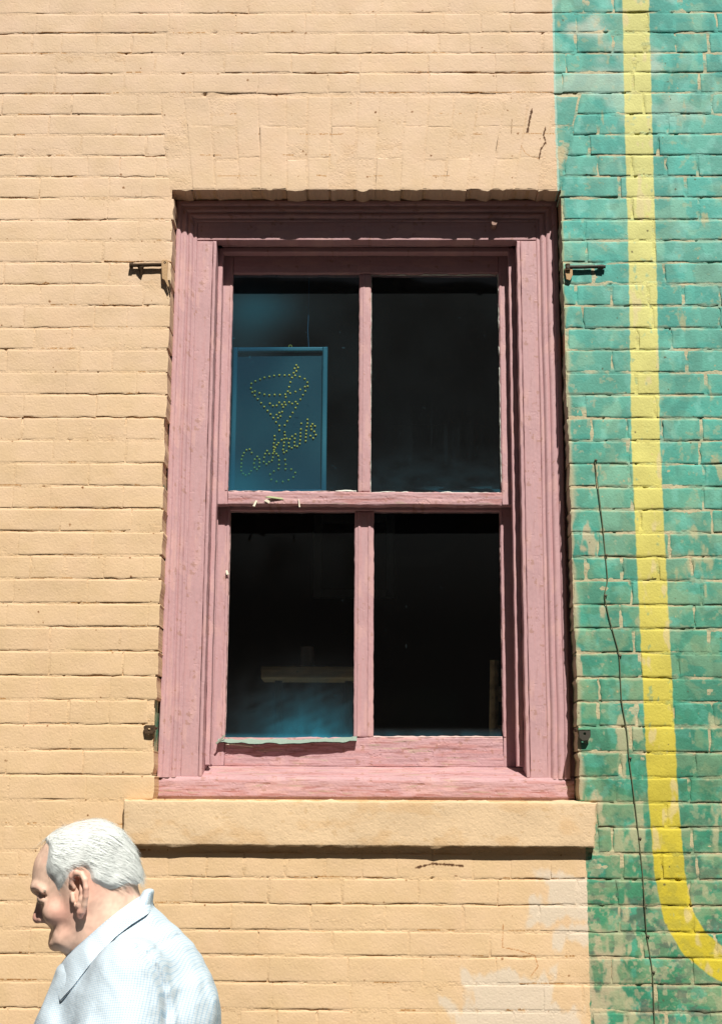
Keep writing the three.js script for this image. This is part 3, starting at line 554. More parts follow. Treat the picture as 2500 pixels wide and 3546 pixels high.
// ---------------------------------------------------------------- lit sign (switched off) behind the upper pane
{
  const t = thing('light_sign', 'blue framed bulb sign reading Cocktails under a cocktail glass, behind the dusty pane', 'sign', [-0.478, 2.6345, -0.262]);
  t.rotation.y = -0.02;
  const blue = std({ color: new THREE.Color(0.024, 0.105, 0.135), roughness: 0.35, bumpMap: wallBump, bumpScale: 0.0005 }), rim = std({ color: new THREE.Color(0.06, 0.24, 0.30), roughness: 0.35 });
  const W = 0.306, H = 0.488;
  const panel = gridMesh(12, 16, (u, v) => [lerp(0.006, W - 0.006, u), lerp(0.006, H - 0.006, v), -0.004 + 0.0012 * N(u * 3, v * 3)]);
  mesh('panel', panel, blue, t);
  const bar = (o) => mesh('frame_bar', slab({ nx: 6, ny: 6, r: 0.004, wob: 0.0003, edge: 0.0003, z1: 0.008, z0: -0.014, ...o }), rim, t);
  bar({ xl0: 0, xr0: 0.0155, y0: 0, y1: H, seed: 1 }); bar({ xl0: W - 0.0155, xr0: W, y0: 0, y1: H, seed: 2 });
  bar({ xl0: 0.0157, xr0: W - 0.0157, y0: H - 0.0155, y1: H, seed: 3 }); bar({ xl0: 0.0157, xr0: W - 0.0157, y0: 0, y1: 0.0155, seed: 4 });
  const pick = [205,429,211,421,200,418,206,409,197,403,202,394,192,387,187,372,183,356,179,341,171,331,173,322,162,273,153,270,144,263,157,258,149,252];
  const rimD = [183,396,168,395,151,396,134,394,119,391,103,388,89,382,74,376,61,368,60,353,65,339,73,342,88,336,104,331,120,329,137,330,154,330,187,335,204,340,219,347,234,356,243,358,242,371,233,383,217,390];
  const bowl = [73,328,83,316,94,303,104,290,115,277,125,265,134,253,143,239,154,227,154,212,236,342,228,329,220,314,211,299,205,286,196,270,188,256,179,242,171,228,171,206,122,301,132,293,144,294,152,304,161,297,169,305,173,296,165,288,184,305,194,300,205,306];
  const stem = [155,113,155,98,154,85,174,115,176,99,176,84,139,77,127,67,131,50,148,43,168,43,186,48,201,57,207,72,194,83];
  const text = [67,138,60,149,50,147,42,137,38,127,35,116,35,103,34,91,35,79,41,69,49,64,60,68,66,78,85,125,77,116,75,103,77,89,85,83,92,92,93,105,92,116,123,134,116,144,110,134,107,122,106,108,115,100,123,107,139,193,140,181,137,169,137,157,138,147,135,135,135,122,132,112,152,170,147,163,142,154,139,141,146,134,152,127,172,195,170,183,170,171,169,160,167,148,170,138,178,143,162,180,178,184,195,191,188,182,185,169,186,157,195,153,204,160,203,172,204,184,206,198,212,158,224,234,223,215,222,202,222,191,221,179,220,167,244,247,244,234,242,223,240,210,240,199,239,188,239,176,268,225,260,232,255,224,257,214,266,207,271,196,263,185,254,193];
  const bulb = new THREE.SphereGeometry(0.0034, 8, 5, 0, Math.PI * 2, 0, Math.PI / 2).rotateX(Math.PI / 2);
  const led = std({ color: new THREE.Color(1.0, 0.80, 0.11), roughness: 0.35 });
  const set = (name, lists, label) => { const g = []; for (const l of lists) for (let i = 0; i < l.length; i += 2) g.push(bulb.clone().translate(l[i] / 1000, l[i + 1] / 1000, -0.003)); const o = mesh(name, mergeGeometries(g), led, t, label); o.userData.kind = 'stuff'; };
  set('glass_bulbs', [pick, rimD, bowl, stem], 'yellow bulbs in the outline of a cocktail glass');
  set('lettering_bulbs', [text], 'yellow bulbs spelling Cocktails in script');
  mesh('hook', new THREE.TorusGeometry(0.005, 0.0018, 6, 12), std({ color: new THREE.Color(0.5, 0.4, 0.08), metalness: 0.3 }), t, 'small brass hook on the top of the frame').position.set(0.185, H + 0.004, -0.002);
  const cord = new THREE.CatmullRomCurve3([[0.245, H, -0.002], [0.243, H + 0.03, 0.002], [0.2415, H + 0.06, 0.004], [0.243, H + 0.1, 0.006], [0.243, 0.77, 0.0]].map((p) => new THREE.Vector3(...p)));
  mesh('cord', new THREE.TubeGeometry(cord, 40, 0.0011, 6), std({ color: new THREE.Color(0.05, 0.16, 0.26) }), t);
}

// ---------------------------------------------------------------- the room behind the window
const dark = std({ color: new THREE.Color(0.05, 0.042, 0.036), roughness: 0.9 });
const woodMap = tex(512, 256, (u, v, c) => { const s = tile(u, v, 4, 5, 1, 12), k = 0.8 + 0.5 * s; c[0] = 0.9 * k; c[1] = 0.7 * k; c[2] = 0.43 * k; });
woodMap.repeat.set(1.2, 1.2);
M.wood = std({ map: woodMap, roughness: 0.55 });
{
  const slabBox = (name, x0, x1, y0, y1, z0, z1, m) => { const g = new THREE.BoxGeometry(x1 - x0, y1 - y0, z1 - z0); const o = mesh(name, g, m); o.position.set((x0 + x1) / 2, (y0 + y1) / 2, (z0 + z1) / 2); o.userData.kind = 'structure'; return o; };
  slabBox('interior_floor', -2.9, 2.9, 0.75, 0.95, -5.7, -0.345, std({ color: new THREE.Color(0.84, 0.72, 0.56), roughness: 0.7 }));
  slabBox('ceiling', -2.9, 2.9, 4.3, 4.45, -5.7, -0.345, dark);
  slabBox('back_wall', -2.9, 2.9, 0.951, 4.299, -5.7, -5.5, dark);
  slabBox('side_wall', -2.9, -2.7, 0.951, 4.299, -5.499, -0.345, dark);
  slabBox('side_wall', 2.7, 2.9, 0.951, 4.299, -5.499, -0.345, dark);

  const t = thing('bar_table', 'narrow high wooden bar table in the dark room behind the lower panes', 'table', [-0.02, 0.95, -1.98]);
  mesh('tabletop', slab({ xl0: -0.465, xr0: -0.047, y0: 1.230, y1: 1.278, z1: 0.33, z0: 0.12, nx: 8, ny: 2, r: 0.004, wob: 0.0005, edge: 0.0005 }), M.wood, t);
  const iron = std({ color: new THREE.Color(0.012, 0.012, 0.014), roughness: 0.6 });
  for (const x of [-0.40, -0.11]) mesh('leg', new THREE.CylinderGeometry(0.016, 0.016, 1.229, 12).translate(x, 0.6145, 0.2), iron, t);
  mesh('stretcher', rod([-0.40, 0.3, 0.2], [-0.11, 0.3, 0.2], 0.012, 0.012, 10, 0), iron, t);

  const glass = new THREE.LatheGeometry([[0.0001, 0.004], [0.027, 0.004], [0.029, 0], [0.029, 0.002], [0.027, 0.085], [0.0258, 0.086], [0.025, 0.014], [0.0001, 0.012]].map((p) => new THREE.Vector2(...p)), 28);
  tag(mesh('drinking_glass', glass, new THREE.MeshPhysicalMaterial({ color: 0xffffff, transmission: 0.25, thickness: 0.003, roughness: 0.1, ior: 1.5 })), 'small pale drinking glass standing on the bar table', 'glass').position.set(-0.302, 2.2285, -1.72);

  const c = thing('chair', 'high backed wooden chair half hidden behind the edge of the window', 'chair', [0.62, 0.95, -1.62]);
  for (const x of [-0.2, 0.2]) { mesh('back_post', rod([x + (x < 0 ? -0.0 : 0), 0, 0.12], [x * 0.93 + 0.01, 1.28, 0.22], 0.02, 0.017, 12, 0), M.wood, c); mesh('leg', rod([x, 0, -0.28], [x, 0.62, -0.26], 0.018, 0.02, 12, 0), M.wood, c); }
  mesh('seat', slab({ xl0: -0.22, xr0: 0.22, y0: 0.62, y1: 0.66, z1: 0.16, z0: -0.3, r: 0.008 }), M.wood, c);
  for (const y of [0.82, 0.97, 1.12]) mesh('rung', slab({ xl0: -0.18, xr0: 0.18, y0: y, y1: y + 0.06, z1: 0.205 + (y - 0.97) * 0.08, z0: 0.187 + (y - 0.97) * 0.08, r: 0.004 }), M.wood, c);

  const p = thing('framed_picture', 'pale framed picture faint on the far wall of the dark room', 'picture', [-0.18, 3.36, -5.497]);
  const fr = std({ color: new THREE.Color(0.30, 0.34, 0.38), roughness: 0.6 });
  for (const [x0, x1, y0, y1] of [[-0.28, -0.22, -0.29, 0.29], [0.22, 0.28, -0.29, 0.29], [-0.2195, 0.2195, -0.29, -0.23], [-0.2195, 0.2195, 0.23, 0.29]]) mesh('frame_bar', slab({ xl0: x0, xr0: x1, y0, y1, z1: 0.03, z0: 0.0, r: 0.006 }), fr, p);
  mesh('print', new THREE.BoxGeometry(0.438, 0.458, 0.008).translate(0, 0, 0.008), std({ color: new THREE.Color(0.12, 0.13, 0.14) }), p);
}

// ---------------------------------------------------------------- the street (below the frame)
{
  const conc = tex(512, 512, (u, v, c) => { const k = 0.085 * (1 + 0.3 * tile(u, v, 6, 6)); c[0] = k; c[1] = k * 0.97; c[2] = k * 0.92; });
  const asph = tex(512, 512, (u, v, c) => { const k = 0.04 * (1 + 0.5 * tile(u, v, 60, 3) + 0.3 * tile(u, v, 4, 3)); c[0] = c[1] = c[2] = k; });
  conc.repeat.set(0.6, 0.6); asph.repeat.set(0.5, 0.5);
  const flat = (name, x0, x1, z0, z1, y, m) => { const g = gridMesh(1, 1, (u, v) => [lerp(x0, x1, u), y, lerp(z1, z0, v), lerp(x0, x1, u), lerp(z1, z0, v)]); const o = mesh(name, g, m); o.userData.kind = 'structure'; return o; };
  flat('road', -250, 250, -250, 250, -0.14, std({ map: asph, roughness: 0.95 }));
  const walk = new THREE.Group(); walk.name = 'pavement'; walk.userData.kind = 'structure'; scene.add(walk);
  const cm = std({ map: conc, roughness: 0.95 });
  for (let i = -6; i < 6; i++) for (let j = 0; j < 2; j++) mesh('paving_slab', new THREE.BoxGeometry(1.49, 0.14, 1.29).translate(i * 1.5 + 0.75, -0.07, 0.05 + j * 1.3 + 0.65), cm, walk);
  mesh('kerb', new THREE.BoxGeometry(18, 0.16, 0.15).translate(0, -0.08, 2.74), cm, walk);
  // unseen buildings over the road, added to block sky light; the panes mirror them
  const brown = std({ color: new THREE.Color(0.075, 0.045, 0.032), roughness: 0.95 }), trim = std({ color: new THREE.Color(0.16, 0.14, 0.12) }), glazed = std({ color: new THREE.Color(0.02, 0.022, 0.025), roughness: 0.15 });
  flat('far_pavement', -60, 60, 9.2, 12.0, 0.0, cm);
  for (const [x0, x1, h] of [[-26, -9.2, 8.6], [-9, 4.4, 8.0], [4.6, 24, 8.8]]) {
    const f = new THREE.Group(); f.name = numbered('added_facing_building'); f.userData.kind = 'structure'; f.position.set((x0 + x1) / 2, 0, 12); scene.add(f);
    const w = x1 - x0;
    mesh('wall', new THREE.BoxGeometry(w, h, 8).translate(0, h / 2, 4.0), brown, f);
    mesh('cornice', new THREE.BoxGeometry(w, 0.35, 0.4).translate(0, h - 0.3, -0.2), trim, f);
    for (let s = 0; s < 2; s++) for (let x = -w / 2 + 1.5; x < w / 2 - 1; x += 2.6) { const q = mesh('window', new THREE.BoxGeometry(1.1, s ? 1.9 : 2.2, 0.1).translate(x, s ? 5.6 : 1.9, -0.045), glazed, f); mesh('frame', new THREE.BoxGeometry(1.3, 0.14, 0.16).translate(x, (s ? 5.6 : 1.9) - (s ? 1.03 : 1.18), -0.09), trim, q); }
  }
}
// ---------------------------------------------------------------- the man walking past, close to the camera
// surface nets over a grid: col(u, w) prepares a column, val(c, u, w, z) is negative inside
function nets(lo, hi, cell, col, val) {
  const n = [0, 1, 2].map((k) => Math.ceil((hi[k] - lo[k]) / cell) + 1), [nx, ny, nz] = n, F = new Float32Array(nx * ny * nz), id = (i, j, k) => (i * ny + j) * nz + k;
  for (let i = 0; i < nx; i++) for (let j = 0; j < ny; j++) { const u = lo[0] + i * cell, w = lo[1] + j * cell, c = col(u, w); for (let k = 0; k < nz; k++) F[id(i, j, k)] = val(c, u, w, lo[2] + k * cell); }
  const V = new Int32Array(nx * ny * nz).fill(-1), P = [], I = [];
  for (let i = 0; i + 1 < nx; i++) for (let j = 0; j + 1 < ny; j++) for (let k = 0; k + 1 < nz; k++) {
    let s = 0, x = 0, y = 0, z = 0, m = 0; const f = [];
    for (let c = 0; c < 8; c++) { f[c] = F[id(i + (c & 1), j + ((c >> 1) & 1), k + (c >> 2))]; if (f[c] < 0) s++; }
    if (s === 0 || s === 8) continue;
    for (let a = 0; a < 8; a++) for (const b of [1, 2, 4]) if (!(a & b)) { const q = a | b; if (f[a] < 0 !== f[q] < 0) { const t = f[a] / (f[a] - f[q]); x += (a & 1) + (b === 1 ? t : 0); y += ((a >> 1) & 1) + (b === 2 ? t : 0); z += (a >> 2) + (b === 4 ? t : 0); m++; } }
    V[id(i, j, k)] = P.length / 3; P.push(lo[0] + (i + x / m) * cell, lo[1] + (j + y / m) * cell, lo[2] + (k + z / m) * cell);
  }
  const quad = (a, b, c, d, flip) => { if (a < 0 || b < 0 || c < 0 || d < 0) return; flip ? I.push(a, c, b, a, d, c) : I.push(a, b, c, a, c, d); };
  for (let i = 1; i + 1 < nx; i++) for (let j = 1; j + 1 < ny; j++) for (let k = 1; k + 1 < nz; k++) {
    const a = F[id(i, j, k)] < 0;
    if (a !== F[id(i + 1, j, k)] < 0) quad(V[id(i, j - 1, k - 1)], V[id(i, j, k - 1)], V[id(i, j, k)], V[id(i, j - 1, k)], !a);
    if (a !== F[id(i, j + 1, k)] < 0) quad(V[id(i - 1, j, k - 1)], V[id(i - 1, j, k)], V[id(i, j, k)], V[id(i, j, k - 1)], !a);
    if (a !== F[id(i, j, k + 1)] < 0) quad(V[id(i - 1, j - 1, k)], V[id(i, j - 1, k)], V[id(i, j, k)], V[id(i - 1, j, k)], !a);
  }
  const g = new THREE.BufferGeometry();
  g.setAttribute('position', new THREE.Float32BufferAttribute(P, 3)); g.setIndex(I); g.computeVertexNormals();
  return g;
}
const smin = (a, b, k) => { const h = Math.max(k - Math.abs(a - b), 0) / k; return Math.min(a, b) - h * h * k * 0.25; };
const smax = (a, b, k) => -smin(-a, -b, k);
const cap = (x, y, z, A, B) => { const dx = B[0] - A[0], dy = B[1] - A[1], dz = B[2] - A[2], t = clamp(((x - A[0]) * dx + (y - A[1]) * dy + (z - A[2]) * dz) / (dx * dx + dy * dy + dz * dz + 1e-12), 0, 1); return Math.hypot(x - A[0] - dx * t, y - A[1] - dy * t, z - A[2] - dz * t) - lerp(A[3], B[3], t); };
const sphere = (x, y, z, A) => Math.hypot(x - A[0], y - A[1], z - A[2]) - A[3];
function polySign(pts, x, y) {                                   // positive inside, metres from the outline
  let best = 1e9, inside = false;
  for (let i = 0, j = pts.length - 1; i < pts.length; j = i++) {
    const [ax, ay] = pts[j], [bx, by] = pts[i], dx = bx - ax, dy = by - ay, t = clamp(((x - ax) * dx + (y - ay) * dy) / (dx * dx + dy * dy), 0, 1);
    best = Math.min(best, Math.hypot(x - ax - dx * t, y - ay - dy * t));
    if (ay > y !== by > y && x < ((bx - ax) * (y - ay)) / (by - ay) + ax) inside = !inside;
  }
  return inside ? best : -best;
}
function smoothLoop(pts, n) { const c = new THREE.CatmullRomCurve3(pts.map((p) => new THREE.Vector3(p[0], p[1], 0)), true, 'catmullrom', 0.5); return c.getPoints(n).slice(0, n).map((p) => [p.x, p.y]); }
// the figure is drawn in its own side plane: u backwards, w up, z towards its left; the drawing's unit is 1/4134 m, from the left ear
const D = (X, Y) => [(X - 510) / 4134, (700 - Y) / 4134], D3 = (X, Y, z, r) => [(X - 510) / 4134, (700 - Y) / 4134, z, r];
const EAR_Y = 1.508;
{
  const man = thing('person', 'white haired person in a pale blue shirt walking past with head bowed', 'person', [-0.52, 0, 1.57]);
  man.rotation.y = THREE.MathUtils.degToRad(5);
  const P = (list) => list.map((p) => D(...p));
  const skull = smoothLoop(P([[168, 425], [152, 480], [147, 545], [148, 610], [156, 650], [178, 676], [198, 700], [212, 745], [226, 800], [238, 850], [258, 884], [282, 908], [297, 928], [291, 948], [294, 968], [286, 1000], [284, 1035], [300, 1064], [332, 1081], [368, 1080], [402, 1100], [440, 1150], [490, 1230], [600, 1330], [800, 1340], [980, 1180], [1010, 950], [968, 790], [930, 700], [908, 630], [903, 560], [893, 490], [868, 408], [830, 335], [777, 268], [714, 215], [640, 180], [560, 165], [470, 180], [380, 213], [300, 262], [225, 330]]), 260);
  const marks = [[620, 400, 0.077, 0.088], [400, 360, 0.07, 0.08], [800, 430, 0.068, 0.08], [190, 520, 0.054, 0.058], [170, 640, 0.048, 0.045], [215, 740, 0.046, 0.04], [310, 760, 0.058, 0.05], [262, 890, 0.040, 0.035], [310, 950, 0.046, 0.042], [330, 1040, 0.040, 0.036], [430, 1000, 0.056, 0.046], [520, 860, 0.066, 0.06], [540, 650, 0.073, 0.075], [820, 660, 0.062, 0.064], [700, 920, 0.064, 0.062], [600, 1150, 0.064, 0.06], [950, 900, 0.064, 0.062]].map(([X, Y, W, R]) => [...D(X, Y), W, R]);
  const fold = P([[252, 862], [285, 915], [330, 985], [352, 1040]]), jaw = P([[330, 900], [400, 960], [470, 1020], [540, 1040]]);
  const nose = [[226, 705, 0, 0.0065], [222, 760, 0, 0.0078], [215, 815, 0, 0.0088], [202, 850, 0, 0.0096]].map((p) => D3(...p));
  const brow = [D3(186, 640, 0.004, 0.011), D3(208, 640, 0.026, 0.011), D3(250, 652, 0.041, 0.009)];
  const skinCol = (u, w) => {
    const s = polySign(skull, u, w); let W = 0, R = 0, t = 0;
    for (const m of marks) { const k = Math.exp(-((u - m[0]) ** 2 + (w - m[1]) ** 2) / 0.00075) + 1e-9; W += m[2] * k; R += m[3] * k; t += k; }
    return { s, W: W / t, R: R / t, f: polyDist(fold, u, w), j: polyDist(jaw, u, w) };
  };
  const skin = (c, u, w, z) => {
    const a = Math.abs(z), q = Math.max(0, 1 - c.s / c.R);
    let d = (Math.hypot(a / c.W, q) - 1) * Math.min(c.W, c.R);
    d = smin(d, sphere(u, w, a, D3(332, 805, 0.043, 0.015)), 0.024);       // cheek
    d = smin(d, sphere(u, w, a, D3(412, 985, 0.036, 0.014)), 0.024);       // jowl
    for (let i = 0; i + 1 < nose.length; i++) d = smin(d, cap(u, w, a, nose[i], nose[i + 1]), 0.007);
    d = smin(d, sphere(u, w, a, D3(238, 856, 0.011, 0.0075)), 0.006);
    for (let i = 0; i + 1 < brow.length; i++) d = smin(d, cap(u, w, a, brow[i], brow[i + 1]), 0.009);
    d = smax(d, -sphere(u, w, a, D3(210, 705, 0.032, 0.0125)), 0.014);     // eye socket
    d = smin(d, sphere(u, w, a, D3(248, 700, 0.029, 0.0105)), 0.004);      // the eye under its lid
    d = smin(d, cap(u, w, a, D3(228, 718, 0.026, 0.0045), D3(268, 722, 0.041, 0.0045)), 0.006);
    if (a > 0.012) d += 0.0007 * Math.exp(-((c.f / 0.007) ** 2)) + 0.0004 * Math.exp(-((c.j / 0.006) ** 2));
    d = smax(d, -cap(u, w, a, D3(288, 948, 0, 0.0014), D3(338, 962, 0.024, 0.0013)), 0.004);   // mouth
    d = smin(d, cap(u, w, a, D3(304, 968, 0, 0.003), D3(330, 974, 0.018, 0.002)), 0.006);
    d = smax(d, -sphere(u, w, a, D3(238, 872, 0.008, 0.0032)), 0.003);     // nostril
    return d + 0.0008 * fbm3(u * 70, w * 70, z * 70, 2);
  };
  const headGeo = nets([-0.105, -0.16, -0.096], [0.135, 0.14, 0.096], 0.0029, skinCol, skin);
  // ears
  const helix = [[487, 622, 0.0735, 0.0038], [466, 590, 0.0745, 0.0042], [470, 548, 0.0785, 0.0046], [500, 520, 0.0835, 0.005], [540, 528, 0.088, 0.005], [566, 566, 0.092, 0.005], [577, 620, 0.0935, 0.0048], [577, 680, 0.091, 0.0046], [569, 735, 0.087, 0.0046], [557, 780, 0.083, 0.005]].map((p) => D3(...p));
  const anti = [[528, 590, 0.080, 0.0036], [548, 640, 0.083, 0.0046], [545, 700, 0.083, 0.0048], [528, 742, 0.081, 0.0046], [505, 745, 0.078, 0.0036]].map((p) => D3(...p));
  const ear = (c, u, w, a) => {
    let d = 1;
    for (let i = 0; i + 1 < helix.length; i++) d = smin(d, cap(u, w, a, helix[i], helix[i + 1]), 0.002);
    for (let i = 0; i + 1 < anti.length; i++) d = smin(d, cap(u, w, a, anti[i], anti[i + 1]), 0.004);
    d = smin(d, cap(u, w, a, D3(560, 600, 0.079, 0.0055), D3(556, 740, 0.076, 0.006)), 0.003);
    d = smin(d, cap(u, w, a, D3(540, 560, 0.074, 0.006), D3(545, 760, 0.070, 0.008)), 0.005);
    d = smin(d, cap(u, w, a, D3(540, 790, 0.0785, 0.0068), D3(536, 812, 0.0765, 0.006)), 0.006);
    d = smin(d, cap(u, w, a, D3(478, 672, 0.0735, 0.0052), D3(486, 712, 0.0755, 0.0048)), 0.003);
    return smax(d, -cap(u, w, a, D3(506, 585, 0.080, 0.0052), D3(520, 690, 0.076, 0.0052)), 0.003);
  };
  const earGeo = nets([-0.02, -0.035, 0.052], [0.024, 0.052, 0.104], 0.0016, () => 0, ear);
  const earTwin = earGeo.clone().scale(1, 1, -1); { const i = earTwin.index.array; for (let k = 0; k < i.length; k += 3) { const t = i[k]; i[k] = i[k + 1]; i[k + 1] = t; } earTwin.computeVertexNormals(); }
  // arms, hands, trunk and legs under the clothes
  const arm = (s) => [[[0.09, -0.135, 0.155 * s, 0.05], [0.075, -0.41, 0.235 * s, 0.042]], [[0.075, -0.41, 0.235 * s, 0.042], [s > 0 ? -0.03 : 0.06, -0.665, 0.235 * s, 0.026]]];
  const limbs = [...arm(1), ...arm(-1), [[0.09, -0.12, 0, 0.09], [0.07, -0.55, 0, 0.13]], [[0.06, -0.62, 0.09, 0.085], [0.0, -1.03, 0.095, 0.058]], [[0.0, -1.03, 0.095, 0.058], [0.02, -1.43, 0.095, 0.038]], [[0.06, -0.62, -0.09, 0.085], [0.07, -1.03, -0.095, 0.058]], [[0.07, -1.03, -0.095, 0.058], [0.2, -1.40, -0.095, 0.038]]];
  const bodyGeo = nets([-0.16, -1.5, -0.33], [0.3, -0.06, 0.33], 0.013, () => 0, (c, u, w, z) => { let d = 1; for (const [A, B] of limbs) d = smin(d, cap(u, w, z, A, B), 0.03); return d; });
  const handGeo = (s) => {
    const x = s > 0 ? -0.03 : 0.06, parts = [[[x, -0.66, 0.235, 0.024], [x - 0.006, -0.70, 0.232, 0.025]], [[x - 0.018, -0.70, 0.234, 0.017], [x - 0.028, -0.755, 0.233, 0.015]], [[x + 0.012, -0.70, 0.234, 0.017], [x + 0.012, -0.755, 0.233, 0.015]]];
    const chains = [[-0.034, 0.040, 0.030], [-0.014, 0.046, 0.034], [0.005, 0.043, 0.032], [0.023, 0.034, 0.024]];
    for (const [o, l1, l2] of chains) { const k = [x + o, -0.757, 0.235]; parts.push([[...k, 0.0092], [k[0] - 0.003, k[1] - l1 * 0.95, 0.225, 0.0086]], [[k[0] - 0.003, k[1] - l1 * 0.95, 0.225, 0.0086], [k[0] + 0.002, k[1] - l1 - l2 * 0.85, 0.205, 0.0074]]); }
    parts.push([[x - 0.026, -0.69, 0.224, 0.012], [x - 0.052, -0.735, 0.212, 0.0105]], [[x - 0.052, -0.735, 0.212, 0.0105], [x - 0.056, -0.772, 0.206, 0.0085]]);
    const g = nets([x - 0.08, -0.87, 0.17], [x + 0.06, -0.63, 0.28], 0.0042, () => 0, (c, u, w, z) => { let d = 1; for (const [A, B] of parts) d = smin(d, cap(u, w, z, A, B), 0.006); return d; });
    if (s < 0) { g.scale(1, 1, -1); const i = g.index.array; for (let k = 0; k < i.length; k += 3) { const t = i[k]; i[k] = i[k + 1]; i[k + 1] = t; } g.computeVertexNormals(); }
    return g;
  };
  const tint = (g, f) => { const p = g.attributes.position, c = new Float32Array(p.count * 3), o = [0, 0, 0]; for (let i = 0; i < p.count; i++) { f(p.getX(i), p.getY(i), p.getZ(i), o); c.set(o, i * 3); } g.setAttribute('color', new THREE.BufferAttribute(c, 3)); return g; };
  const blush = [[190, 850, 0.0, 0.022, 0.75], [400, 800, 0.06, 0.03, 0.55], [330, 740, 0.06, 0.02, 0.4], [545, 800, 0.08, 0.016, 0.75], [480, 545, 0.08, 0.016, 0.55], [575, 640, 0.092, 0.018, 0.5], [420, 880, 0.06, 0.03, 0.35], [600, 620, 0.07, 0.03, 0.4]].map(([X, Y, z, r, a]) => [...D(X, Y), z, r, a]);
  const skinTone = (u, w, z, o) => {
    const k = 1 + 0.16 * fbm3(u * 60, w * 60, z * 60, 3) + 0.12 * N3(u * 240, w * 240, z * 240); o[0] = 0.70 * k; o[1] = 0.485 * k; o[2] = 0.375 * k;
    let r = 0.2 * S2(0, 0.35, fbm3(u * 40 + 7, w * 40, z * 40, 3));
    for (const b of blush) r = Math.max(r, b[4] * Math.exp(-((u - b[0]) ** 2 + (w - b[1]) ** 2 + (Math.abs(z) - b[2]) ** 2) / (b[3] * b[3])));
    mixc(o, 0.60, 0.25, 0.20, r);
  };
  const flesh = tint(mergeGeometries([headGeo, earGeo, earTwin, bodyGeo, handGeo(1), handGeo(-1)]), skinTone);
  M.skin = std({ vertexColors: true, color: 0xffffff, roughness: 0.55 });
  mesh('body', flesh.translate(0, EAR_Y, 0), M.skin, man);

  // hair
  const line = smoothLoop(P([[150, 372], [205, 335], [256, 345], [264, 410], [256, 470], [268, 540], [312, 590], [345, 640], [368, 682], [392, 645], [430, 580], [466, 520], [520, 492], [574, 520], [592, 580], [640, 612], [720, 645], [785, 636], [850, 606], [935, 622], [1010, 480], [920, 200], [600, 60], [250, 120], [90, 330]]), 160);
  const crownBare = (u, w) => S2(0.052, 0.0, Math.hypot((u - D(470, 210)[0]) * 0.55, (w - D(470, 190)[1]) * 1.4));
  const hairCol = (u, w) => { const c = skinCol(u, w); c.m = polySign(line, u, w); return c; };
  const lock = (u, w, z) => fbm3(u * 55 + w * 30, (w - u * 0.35) * 150, z * 60, 3);
  const hairF = (c, u, w, z) => {
    const a = Math.abs(z), q = Math.max(0, 1 - c.s / c.R), d = (Math.hypot(a / c.W, q) - 1) * Math.min(c.W, c.R);
    const back = S2(0.02, 0.08, u), t = S2(-0.001, 0.013, c.m) * (0.0062 + 0.0035 * S2(D(0, 560)[1], D(0, 330)[1] - 0.01, w) * 0 + 0.004 * back * S2(0.07, 0.0, w)) * (1 - 0.45 * crownBare(u, w));
    return d + 0.002 - t * 1.3 + 0.0005 * lock(u, w, z) * S2(0, 0.01, c.m) + 0.0022 * fbm3(u * 38, w * 45, z * 30, 2) * S2(0.002, 0.012, c.m);
  };
  const hairGeo = nets([-0.1, -0.0, -0.096], [0.125, 0.155, 0.096], 0.0028, hairCol, hairF);
  const hairTone = (u, w, z, o) => { const k = 1 + 0.16 * lock(u * 1.6, w * 1.6, z) + 0.16 * fbm3(u * 30, w * 34, z * 30, 2); const dk = 1 - 0.10 * S2(0.06, 0.0, w) * S2(0.03, -0.05, u); o[0] = 0.71 * k * dk; o[1] = 0.745 * k * dk; o[2] = 0.735 * k * dk; const b = crownBare(u, w) * S2(0.075, 0.03, Math.abs(z)); mixc(o, 0.60, 0.45, 0.37, 0.6 * b); };
  tint(hairGeo, hairTone);
  const hp = hairGeo.attributes.position, hn = hairGeo.attributes.normal, r = rng(31), sp = [], sc = [], si = [], sn = [];
  for (let n = 0, made = 0; made < 6500 && n < 40000; n++) {
    const i = Math.floor(r() * hp.count), p = new THREE.Vector3().fromBufferAttribute(hp, i), nn = new THREE.Vector3().fromBufferAttribute(hn, i), m = polySign(line, p.x, p.y);
    if (m < 0.0015 || (Math.abs(p.z) < 0.06 && r() < 0.55 * crownBare(p.x, p.y))) continue;
    made++;
    const front = S2(-0.05, -0.078, p.x) * S2(0.06, 0.075, p.y), flow = new THREE.Vector3(lerp(0.9, -0.9, front), -0.38 - 0.3 * S2(0.06, 0.0, p.y) + 0.25 * r() - 0.12 * front, 0.25 * (r() - 0.5));
    if (m < 0.009 && p.x < 0.01 && front < 0.3 && r() < 0.55) flow.set(-0.45 + 0.5 * r(), -0.75, 0.1 * (r() - 0.5));
    const dir = flow.addScaledVector(nn, -flow.dot(nn)).normalize(), len = (0.014 + 0.018 * r()) * (1 + 0.9 * front) * (m < 0.012 && front < 0.3 ? 0.5 : 1), side = new THREE.Vector3().crossVectors(dir, nn).multiplyScalar(0.0003);
    const bend = (r() - 0.5) * 0.5, lift = 0.004 + 0.22 * Math.pow(r(), 9), k = (0.90 + 0.16 * r() + 0.2 * fbm3(p.x * 30, p.y * 34, p.z * 30, 2)) * (1 - 0.10 * S2(0.06, 0.0, p.y) * S2(0.03, -0.05, p.x)), base = sp.length / 3;
